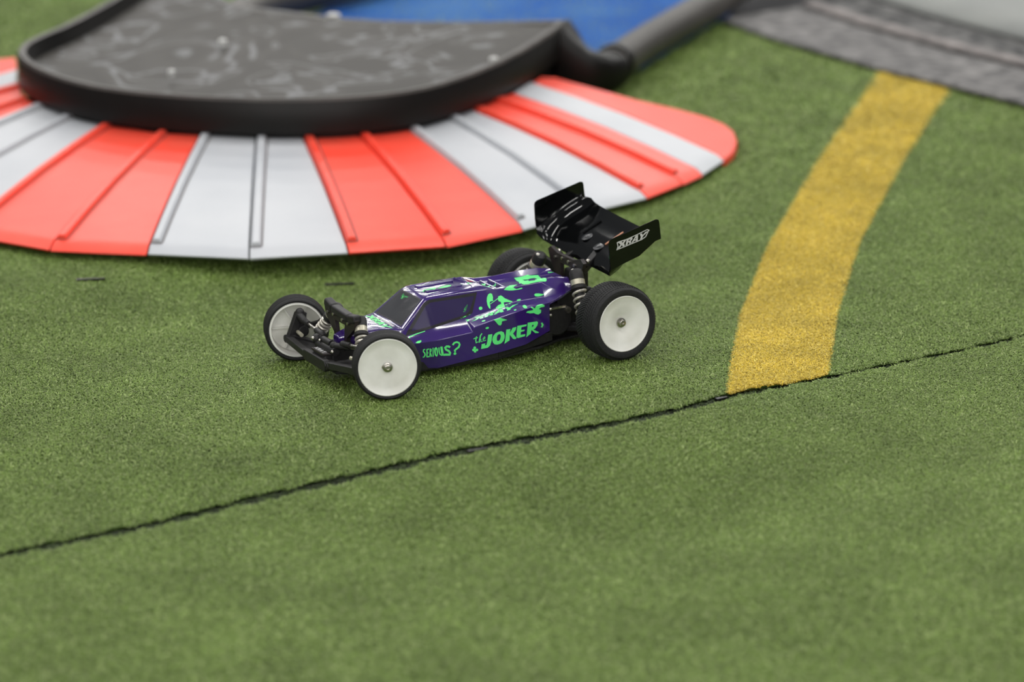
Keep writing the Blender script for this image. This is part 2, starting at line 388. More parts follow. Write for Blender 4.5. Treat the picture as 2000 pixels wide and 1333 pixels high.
# two end pieces with rounded ends
def end_piece(stripes, label, flat_end):
    r = empty('kerb_piece', loc=(flat_end[0][0], flat_end[0][1], 0)); tag(r, label, 'kerb', 'kerb pieces around the black platform', kind='thing')
    for i in stripes:
        mb = MB(); panel(mb, i, 0)
        if i == stripes[0]: rib(mb, i, .008, .014, 0)
        o = mb.build('red_panel' if PC[i] == 'r' else 'white_panel', [M_RED if PC[i] == 'r' else M_WHT, M_GRIME], r, bevel=.0018, smooth=True)
        o['label'] = 'red stripe' if PC[i] == 'r' else 'narrow white stripe'; unparented_offset(o, r)
    poly = flat_end; n = len(poly)
    top = [Vector(p) for p in poly]; low = [Vector((p[0], p[1], .001)) for p in poly]
    mid = [Vector((p[0], p[1], max(p[2] - .008, .002))) for p in poly]
    o = mobj('red_panel', top + low, [tuple(range(n))] + [(i, i + n, (i + 1) % n + n, (i + 1) % n) for i in range(n)], M_RED, r, smooth=True, bevel=.003, seg=3)
    o['label'] = 'rounded red end'; unparented_offset(o, r)
    return r
a0 = kpt(10, 0); a1 = kpt(10, .5); a2 = kpt(10, .93); a3 = kpt(10, 1)
RE = [(.0333, 4.5411, .05), (a1.x + .0005, a1.y + .0003, a1.z), (a2.x + .0005, a2.y, a2.z), (.2835, 4.2606, .010), (.2985, 4.298, .011), (.3062, 4.345, .013), (.3045, 4.39, .015), (.294, 4.425, .016), (.272, 4.457, .018), (.236, 4.49, .020), (.18, 4.520, .027), (.120, 4.553, .036), (.066, 4.582, .046), (.045, 4.572, .05)]
end_piece([8, 9], 'right end kerb piece with rounded red end, narrow white stripe and red stripe', RE)
b0 = Vector((-0.6890, 4.5570, .05)); b1 = Vector((-.985, 4.29, .013))
# left end: narrow white stripe then rounded red end, mostly outside the picture
r = empty('kerb_piece', loc=(-.8, 4.5, 0)); tag(r, 'left end kerb piece at the picture edge beside the far left of the platform', 'kerb', 'kerb pieces around the black platform', kind='thing')
def quad_panel(name, P, m, r, lab):
    n = len(P); o = mobj(name, [Vector(p) for p in P] + [Vector((p[0], p[1], .001)) for p in P], [tuple(range(n - 1, -1, -1))] + [(i, (i + 1) % n, (i + 1) % n + n, i + n) for i in range(n)], m, r, bevel=.002, smooth=True)
    o['label'] = lab; unparented_offset(o, r)
mb = MB(); panel(mb, -5, 0); rib(mb, -5, .008, .014, 0); o = mb.build('red_panel', [M_RED, M_GRIME], r, bevel=.0018, smooth=True); unparented_offset(o, r)
quad_panel('white_panel', [(-.690, 4.5575, .05), (-.985, 4.292, .013), (-1.03, 4.39, .013), (-.7019, 4.6617, .05)], M_WHT, r, 'narrow white stripe')
quad_panel('red_panel', [(-.7025, 4.6625, .05), (-1.03, 4.392, .013), (-1.075, 4.46, .012), (-1.10, 4.55, .012), (-1.09, 4.66, .014), (-1.04, 4.735, .016), (-.93, 4.755, .024), (-.7144, 4.7321, .05)], M_RED, r, 'rounded red end')

# ------------------------------------------------------------------ black platform
PLAT = [(-0.55, 5.02), (-0.5923, 4.8602), (-0.6344, 4.7086), (-0.6768, 4.6132), (-0.6857, 4.5604), (-0.6765, 4.4976), (-0.6325, 4.4112), (-0.5681, 4.3351), (-0.4883, 4.2863), (-0.3979, 4.2556), (-0.2961, 4.2363), (-0.1964, 4.2446), (-0.1104, 4.285), (-0.0434, 4.3721), (0.0122, 4.4766), (0.0635, 4.6115), (0.0881, 4.690), (0.0061, 4.6869), (-0.1039, 4.6869), (-0.2146, 4.7068), (-0.2909, 4.7552), (-0.3836, 4.8054), (-.42, 4.86), (-.47, 5.02)]
def smooth_loop(P, n=3, keep=()):
    P = [Vector(p) for p in P]
    for _ in range(n):
        Q = []
        for i in range(len(P)):
            a, b = P[i], P[(i + 1) % len(P)]; Q += [a * .75 + b * .25, a * .25 + b * .75]
        P = Q
    return P
front = [Vector(p) for p in PLAT[1:17]]; back = [Vector(p) for p in PLAT[17:]] + [Vector(PLAT[0])]
def chaikin(P, k=3):
    for _ in range(k):
        Q = [P[0]]
        for a, b in zip(P[:-1], P[1:]): Q += [a * .75 + b * .25, a * .25 + b * .75]
        P = Q + [P[-1]]
    return P
loop = chaikin([Vector(PLAT[0])] + front, 2)[:-1] + [front[-1]] + chaikin(back, 1)[:-1]
nf = len(chaikin([Vector(PLAT[0])] + front, 2))
N = len(loop); HT = .105
cen = Vector((sum(p.x for p in loop) / N, sum(p.y for p in loop) / N))
def inset(P, d):
    out = []
    for i in range(len(P)):
        t_ = (P[(i + 1) % len(P)] - P[i - 1]).normalized(); nrm = Vector((-t_.y, t_.x)); out.append(P[i] + nrm * d)
    return out
def area2(P): return sum(P[i].x * P[(i + 1) % len(P)].y - P[(i + 1) % len(P)].x * P[i].y for i in range(len(P)))
if area2(loop) < 0: sg = -1
else: sg = 1
L1, L2, L3 = inset(loop, sg * .003), inset(loop, sg * .012), inset(loop, sg * .017)
def depth(p, i):
    d = .004 + .020 * float(sst((-.28 - p.x) / .34))
    return d if i < nf - 2 else .001
rings = [[(p.x, p.y, .004) for p in inset(loop, sg * .011)], [(p.x, p.y, .0535) for p in inset(loop, sg * .011)], [(p.x, p.y, .0575) for p in loop], [(p.x, p.y, HT - .004) for p in loop], [(p.x, p.y, HT) for p in L1], [(p.x, p.y, HT - .001) for p in L2]]
rings.append([(p.x, p.y, HT - depth(p, i)) for i, p in enumerate(L3)])
vs = [v for r_ in rings for v in r_]; fs = []
for j in range(len(rings) - 1):
    for i in range(N): fs.append((j * N + i, j * N + (i + 1) % N, (j + 1) * N + (i + 1) % N, (j + 1) * N + i))
M_BLK = mat('black_plastic', lin(13, 12, 11), .38, spec=.22, noise=(5, lin(24, 22, 21), 1, 5), bump=(30, .1, .003))
M_LIP = mat('grey_rim_top', lin(58, 54, 51), .5, noise=(20, lin(72, 68, 64), 1, 4))  # lighter brownish grey on the upper rim faces
plat = mobj('track_platform', vs, fs, [M_BLK, M_LIP], smooth=True, angle=40, fmat=[1 if 3 <= k // N <= 4 else 0 for k in range(len(fs))])
tag(plat, 'black plastic corner platform with raised rim inside the red and white kerb', 'platform')
# worn grey deck of the platform
m = bpy.data.materials.new('scuffed_deck'); m.use_nodes = True; nt = m.node_tree; b = nt.nodes['Principled BSDF']; b.inputs['Roughness'].default_value = .6; b.inputs['Specular IOR Level'].default_value = .3
tc = nt.nodes.new('ShaderNodeTexCoord'); n1 = nt.nodes.new('ShaderNodeTexNoise'); n1.inputs['Scale'].default_value = 6.5; n1.inputs['Detail'].default_value = 2.5; n1.inputs['Distortion'].default_value = 1.6
nt.links.new(tc.outputs['Object'], n1.inputs['Vector'])
rp = nt.nodes.new('ShaderNodeValToRGB'); e = rp.color_ramp.elements; e[0].position = .42; e[0].color = (*lin(57, 54, 51), 1); e[1].position = .50; e[1].color = (*lin(66, 63, 60), 1)
for pos, c in ((.525, lin(116, 117, 119)), (.55, lin(68, 65, 62)), (.66, lin(57, 54, 51)), (.69, lin(108, 109, 110)), (.73, lin(66, 63, 60))):
    q = e.new(pos); q.color = (*c, 1)
nt.links.new(n1.outputs['Fac'], rp.inputs['Fac']); nt.links.new(rp.outputs['Color'], b.inputs['Base Color'])
M_DECK = m
ds = [(p.x, p.y, HT - depth(p, i) - .0005) for i, p in enumerate(inset(loop, sg * .0165))]
bm = bmesh.new(); bv = [bm.verts.new(v) for v in ds]; es = [bm.edges.new((bv[i], bv[(i + 1) % N])) for i in range(N)]
bmesh.ops.triangle_fill(bm, edges=es, use_beauty=True); bmesh.ops.recalc_face_normals(bm, faces=bm.faces)
for f_ in bm.faces:
    if f_.normal.z < 0: f_.normal_flip()
bmesh.ops.subdivide_edges(bm, edges=bm.edges[:], cuts=2, use_grid_fill=True)
me = bpy.data.meshes.new('deck'); bm.to_mesh(me); me.materials.append(M_DECK); o = link(bpy.data.objects.new('deck', me), plat); o['label'] = 'grey scuffed deck with swirling rub marks'
for p, rr in (((-.252, 4.735), .010), ((-.4, 4.58), .006), ((-.455, 4.40), .005), ((-.02, 4.45), .006)):
    mb = MB(); mb.lathe((p[0], p[1], HT - .006), (p[0], p[1], HT + .004), [(0, rr), (.0075, rr), (.009, rr * .6)], 16)
    mb.build('screw_cap', mat('worn_steel', lin(190, 190, 188), .4), plat, smooth=True)

# elbow between platform corner and pipe + the pipe itself
M_PIPE = mat('grey_black_pipe', lin(56, 53, 50), .5, noise=(6, lin(78, 74, 70), 1, 5), bump=(40, .2, .002))
ne = []
secs = [((.080, 4.675), .105, .030), ((.096, 4.668), .086, .029), ((.114, 4.664), .067, .029), ((.132, 4.672), .058, .030), ((.1505, 4.700), .056, .030)]
vs = []; fs = []; K = 20
axis = [Vector(s[0]) for s in secs]
for i, (c, hh, rr) in enumerate(secs):
    d = (axis[min(i + 1, 4)] - axis[max(i - 1, 0)]).normalized(); sd = Vector((-d.y, d.x))
    for k in range(K):
        an = 2 * math.pi * k / K; ex = 2.0 + (4 - i) * .8
        cx_ = math.copysign(abs(math.cos(an)) ** (2 / ex), math.cos(an)); sx = math.copysign(abs(math.sin(an)) ** (2 / ex), math.sin(an))
        vs.append((c[0] + sd.x * cx_ * rr, c[1] + sd.y * cx_ * rr, hh / 2 + sx * hh / 2 + .001))
for j in range(4):
    for k in range(K): k2 = (k + 1) % K; fs.append((j * K + k, j * K + k2, (j + 1) * K + k2, (j + 1) * K + k))
fs += [tuple(range(K - 1, -1, -1)), tuple(4 * K + k for k in range(K))]
o = mobj('elbow', vs, fs, M_BLK, plat, smooth=True, angle=50)
PIPE = [(.148, 4.695), (.162, 4.735), (.195, 4.8222), (.2371, 4.9173), (.2903, 5.0404), (.3463, 5.1732), (.4271, 5.3835), (.56, 5.72), (.70, 6.1)]
def pipe_obj(P, name, label, r=.0262, collar=True):
    P = chaikin([Vector((p[0], p[1], r + .0075)) for p in P], 2); mb = MB(); mb.tube(P, r, 24)
    o = mb.build(name, M_PIPE, smooth=True, angle=60); tag(o, label, 'pipe')
    if collar:
        d = (P[3] - P[0]).normalized(); c = MB(); c.lathe(P[2], P[2] + d, [(0, r + .0025), (.004, r + .004), (.016, r + .004), (.020, r + .0015)], 24); c.build('pipe_collar', M_BLK, o, smooth=True)
    return o
pipe_obj(PIPE, 'plastic_pipe', 'thick dark grey pipe joined to the platform corner, between blue carpet and green turf')
pipe_obj([(-.43, 4.98), (-.41, 5.10), (-.372, 5.162), (-.33, 5.20), (-.275, 5.26), (-.20, 5.35), (-.08, 5.6), (.02, 5.9)], 'plastic_pipe', 'dark pipe behind the back edge of the platform, not joined to its corner', collar=False)
# bits of black rubber lying in and by the seam
for p, L, a in (((-.036, 3.1400), .022, .45), ((.218, 3.293), .014, .45), ((-.50, 3.80), .034, .1), ((-.205, 3.815), .036, .1)):
    mb = MB(); z = float(ground(p[0], p[1]))
    d = Vector((math.cos(a), math.sin(a), 0)) * L / 2; c = Vector((p[0], p[1], z - (.0035 if p[1] < 3.5 else .0016)))
    mb.bar(c - d, c + d, .006, .0035, w2=.003); o = mb.build('rubber_scrap', M_BLK, bevel=.0006)
    tag(o, {(-.036): 'black rubber scrap caught in the turf seam below the car', .218: 'small black rubber scrap in the seam at the foot of the yellow line', -.50: 'flat dark scrap on the turf before a red kerb panel, away from the car', -.205: 'flat dark scrap on the turf between the kerb and the car'}[p[0]], 'scrap')
# ------------------------------------------------------------------ the buggy
CAR = Matrix(((-0.88277846, 0.46896682, -0.0277906, 0.06486273), (-0.46972143, -0.88009763, 0.06920945, 3.54715062), (0.0079985, 0.07415045, 0.99721499, 0), (0, 0, 0, 1)))
def roll(a): return Matrix.Translation((0, 0, .03)) @ Matrix.Rotation(a, 4, 'X') @ Matrix.Translation((0, 0, -.03))
SPR = roll(-.045); WNG = roll(-.09)
car = empty('rc_buggy', mtx=CAR)
tag(car, 'purple and green radio controlled buggy with white wheels and black rear wing', 'rc car')
M_BK = mat('black_composite', lin(30, 29, 30), .5, noise=(300, lin(38, 37, 38), 1, 3), spec=.4)
M_GRAPH = mat('graphite_plate', lin(40, 30, 32), .45, noise=(400, lin(30, 26, 28), 1, 3))
M_TYRE = mat('tyre_rubber', lin(30, 30, 31), .72, noise=(500, lin(40, 40, 41), 1, 3), spec=.35)
M_RIM = mat('white_rim_plastic', lin(242, 241, 237), .42, noise=(25, lin(216, 214, 205), .8, 5))
M_STEEL = mat('steel', lin(200, 196, 188), .28, metal=1, noise=(200, lin(160, 156, 150), 1, 2))
M_SPRING = mat('bright_spring', lin(206, 201, 190), .32, metal=.55)
M_COLLAR = mat('champagne_collar', lin(205, 200, 180), .35, metal=.6)
M_PURP = mat('purple_lacquer', lin(54, 30, 106), .16, coat=1.0, noise=(30, lin(46, 26, 92), .8, 3), spec=.6)
M_DARKP = mat('dark_window_lacquer', lin(38, 26, 74), .22, coat=.25)
M_TRIM = mat('black_lacquer_line', lin(12, 10, 14), .3, coat=.2)
M_GREEN = mat('neon_green_print', lin(104, 246, 138), .34, coat=.4, noise=(40, lin(98, 238, 132), 1, 2))
M_GLASS = mat('smoked_windscreen', lin(58, 58, 62), .09, coat=1.0, noise=(18, lin(40, 40, 44), 1, 3))
M_WINGM = mat('black_wing_lexan', lin(9, 10, 11), .07, spec=.45)
M_SILV = mat('silver_print', lin(205, 205, 205), .4)
def P(o, m=None):
    if m is not None: o.matrix_local = m
    return o

# -- body shell: half profiles bottom edge .. centre line at stations along the car
ST = [
 (.2870, [(.0050, .0380), (.0065, .0400), (.0070, .0425), (.0060, .0455), (.0045, .0465), (.0030, .0465), (0, .0465)]),
 (.2680, [(.0100, .0290), (.0140, .0350), (.0150, .0400), (.0140, .0480), (.0115, .0500), (.0090, .0500), (0, .0505)]),
 (.2500, [(.0220, .0160), (.0260, .0340), (.0290, .0400), (.0270, .0520), (.0240, .0540), (.0200, .0545), (0, .0550)]),
 (.2250, [(.0450, .0110), (.0540, .0400), (.0440, .0455), (.0385, .0520), (.0350, .0530), (.0300, .0533), (0, .0538)]),
 (.1940, [(.0580, .0095), (.0580, .0405), (.0457, .0485), (.0292, .0770), (.0268, .0783), (.0235, .0788), (0, .0794)]),
 (.1890, [(.0582, .0100), (.0580, .0407), (.0455, .0490), (.0285, .0792), (.0262, .0806), (.0235, .0812), (0, .0818)]),
 (.1512, [(.0600, .0135), (.0580, .0428), (.0434, .0530), (.0285, .0802), (.0262, .0818), (.0235, .0825), (0, .0830)]),
 (.1495, [(.0600, .0137), (.0582, .0480), (.0434, .0530, .1512), (.0285, .0802, .1512), (.0262, .0818, .1512), (.0235, .0825, .1512), (0, .0830, .1512)]),
 (.1190, [(.0600, .0160), (.0578, .0535), (.0405, .0575), (.0280, .0792), (.0257, .0806), (.0230, .0811), (0, .0815)]),
 (.1060, [(.0585, .0168), (.0572, .0557), (.0378, .0600), (.0275, .0772), (.0240, .0780), (.0180, .0748), (0, .0746)]),
 (.0850, [(.0550, .0180), (.0545, .0583), (.0352, .0615), (.0262, .0765), (.0225, .0774), (.0172, .0732), (0, .0730)]),
 (.0500, [(.0460, .0260), (.0450, .0578), (.0348, .0615), (.0260, .0768), (.0222, .0793), (.0165, .0727), (0, .0724)]),
 (.0492, [(.0450, .0555), (.0448, .0580), (.0348, .0615, .0500), (.0260, .0768, .0500), (.0222, .0793, .0500), (.0165, .0727, .0500), (0, .0724, .0500)]),
 (.0300, [(.0372, .0580), (.0376, .0605), (.0325, .0640), (.0254, .0762), (.0218, .0792), (.0160, .0726), (0, .0724)]),
 (.0130, [(.0290, .0620), (.0296, .0642), (.0275, .0680), (.0238, .0748), (.0200, .0765), (.0150, .0740), (0, .0740)]),
]
vs = []; fs = []; W_ = 13
for x, pr_ in ST:
    for q in pr_: vs.append((q[2] if len(q) > 2 else x, -q[0], q[1]))
    for q in reversed(pr_[:-1]): vs.append((q[2] if len(q) > 2 else x, q[0], q[1]))
for j in range(len(ST) - 1):
    for k in range(W_ - 1): fs.append((j * W_ + k, (j + 1) * W_ + k, (j + 1) * W_ + k + 1, j * W_ + k + 1))
fs.append(tuple(range(W_)))
bm = bmesh.new(); bv = [bm.verts.new(v) for v in vs]
for f_ in fs: bm.faces.new([bv[i] for i in f_])
bmesh.ops.remove_doubles(bm, verts=bm.verts, dist=1e-5)
bmesh.ops.recalc_face_normals(bm, faces=bm.faces)
if sum(f.normal.z for f in bm.faces if f.calc_center_median().z > .06) < 0: bmesh.ops.reverse_faces(bm, faces=bm.faces)
bmesh.ops.triangulate(bm, faces=[f for f in bm.faces if len(f.verts) == 4], quad_method='SHORT_EDGE')
me = bpy.data.meshes.new('body_shell'); bm.to_mesh(me); bm.free()
body_v = [tuple(v.co) for v in me.vertices]; body_f = [tuple(p.vertices) for p in me.polygons]
# mouldings standing on the shell: roof rails, side scoop lip, deck cross ribs
mb = MB(); mb.add(body_v, body_f)
def rail(pts, w, h):
    for a, b in zip(pts[:-1], pts[1:]): mb.bar(a, b, w, h)
for s in (-1, 1):
    rail([(.184, s * .0105, .0822), (.140, s * .0105, .0832)], .0080, .0026)
    rail([(.186, s * .0215, .0812), (.122, s * .0215, .0813)], .0035, .0020)
rail([(.1325, -.022, .0826), (.1215, .022, .0812)], .002, .002); rail([(.1325, .022, .0826), (.1215, -.022, .0812)], .002, .002)
for x_ in (.1010, .0905): rail([(x_, -.019, .0748), (x_, .019, .0748)], .0022, .0026)
body = mb.build('body_shell', M_PURP, car, smooth=True, bevel=.0011, seg=2, angle=32); P(body, SPR)
body['label'] = 'glossy purple body shell'
BVH = BVHTree.FromPolygons([Vector(v) for v in mb.v], mb.f)

def on_body(shapes, axis, name, m, parent, off=.00030, cell=.003, side=1, bvh=BVH):
    """thin print lying on the shell: 2D outlines with holes (x with z, or x with y) dropped on the surface along an axis"""
    b = bmesh.new()
    for poly, holes in shapes:
        loops = [[Vector((p[0], p[1], 0)) for p in L] for L in [poly] + holes]
        flat = [p for L in loops for p in L]
        tris = tessellate_polygon(loops)
        bvv = [b.verts.new(p) for p in flat]
        for t_ in tris:
            try: b.faces.new([bvv[i] for i in t_])
            except ValueError: pass
    for _ in range(7):
        es_ = [e for e in b.edges if e.calc_length() > cell]
        if not es_: break
        bmesh.ops.subdivide_edges(b, edges=es_, cuts=1); bmesh.ops.triangulate(b, faces=b.faces)
    dead = []
    for v in b.verts:
        if axis == 1: o_ = Vector((v.co.x, side * .3, v.co.y)); d_ = Vector((0, -side, 0))
        else: o_ = Vector((v.co.x, v.co.y, .3)); d_ = Vector((0, 0, -1))
        h = bvh.ray_cast(o_, d_)
        if h[0] is None: dead.append(v); continue
        v.co = h[0] - d_ * off
    bmesh.ops.delete(b, geom=dead, context='VERTS')
    bmesh.ops.recalc_face_normals(b, faces=b.faces)
    for f in b.faces:
        c_ = f.normal.y * side if axis == 1 else f.normal.z
        if c_ < 0: f.normal_flip()
    me_ = bpy.data.meshes.new(name); b.to_mesh(me_); b.free(); me_.materials.append(m)
    me_.polygons.foreach_set('use_smooth', [True] * len(me_.polygons))
    return link(bpy.data.objects.new(name, me_), parent)

# windscreen and side windows
on_body([([(.2228, -.0295), (.2228, .0295), (.1962, .0225), (.1962, -.0225)], [])], 2, 'windshield', M_GLASS, body)['label'] = 'smoked windscreen'
on_body([([(.2240, -.0315), (.2240, .0315), (.1950, .0240), (.1950, -.0240)], [[(.2228, -.0295), (.1962, -.0225), (.1962, .0225), (.2228, .0295)]])], 2, 'window_trim', M_TRIM, body)
WIN = [(.2250, .0465), (.1965, .0750), (.1890, .0782), (.1300, .0780), (.1420, .0590), (.1500, .0560)]
WIN2 = [(.2170, .0500), (.1945, .0722), (.1880, .0752), (.1345, .0750), (.1450, .0612), (.1510, .0585)]
for s in (1, -1):
    on_body([(WIN2, [])], 1, 'side_window', M_DARKP, body, side=s)['label'] = 'dark purple side window'
    on_body([(WIN, [WIN2[::-1]])], 1, 'window_trim', M_TRIM, body, side=s)
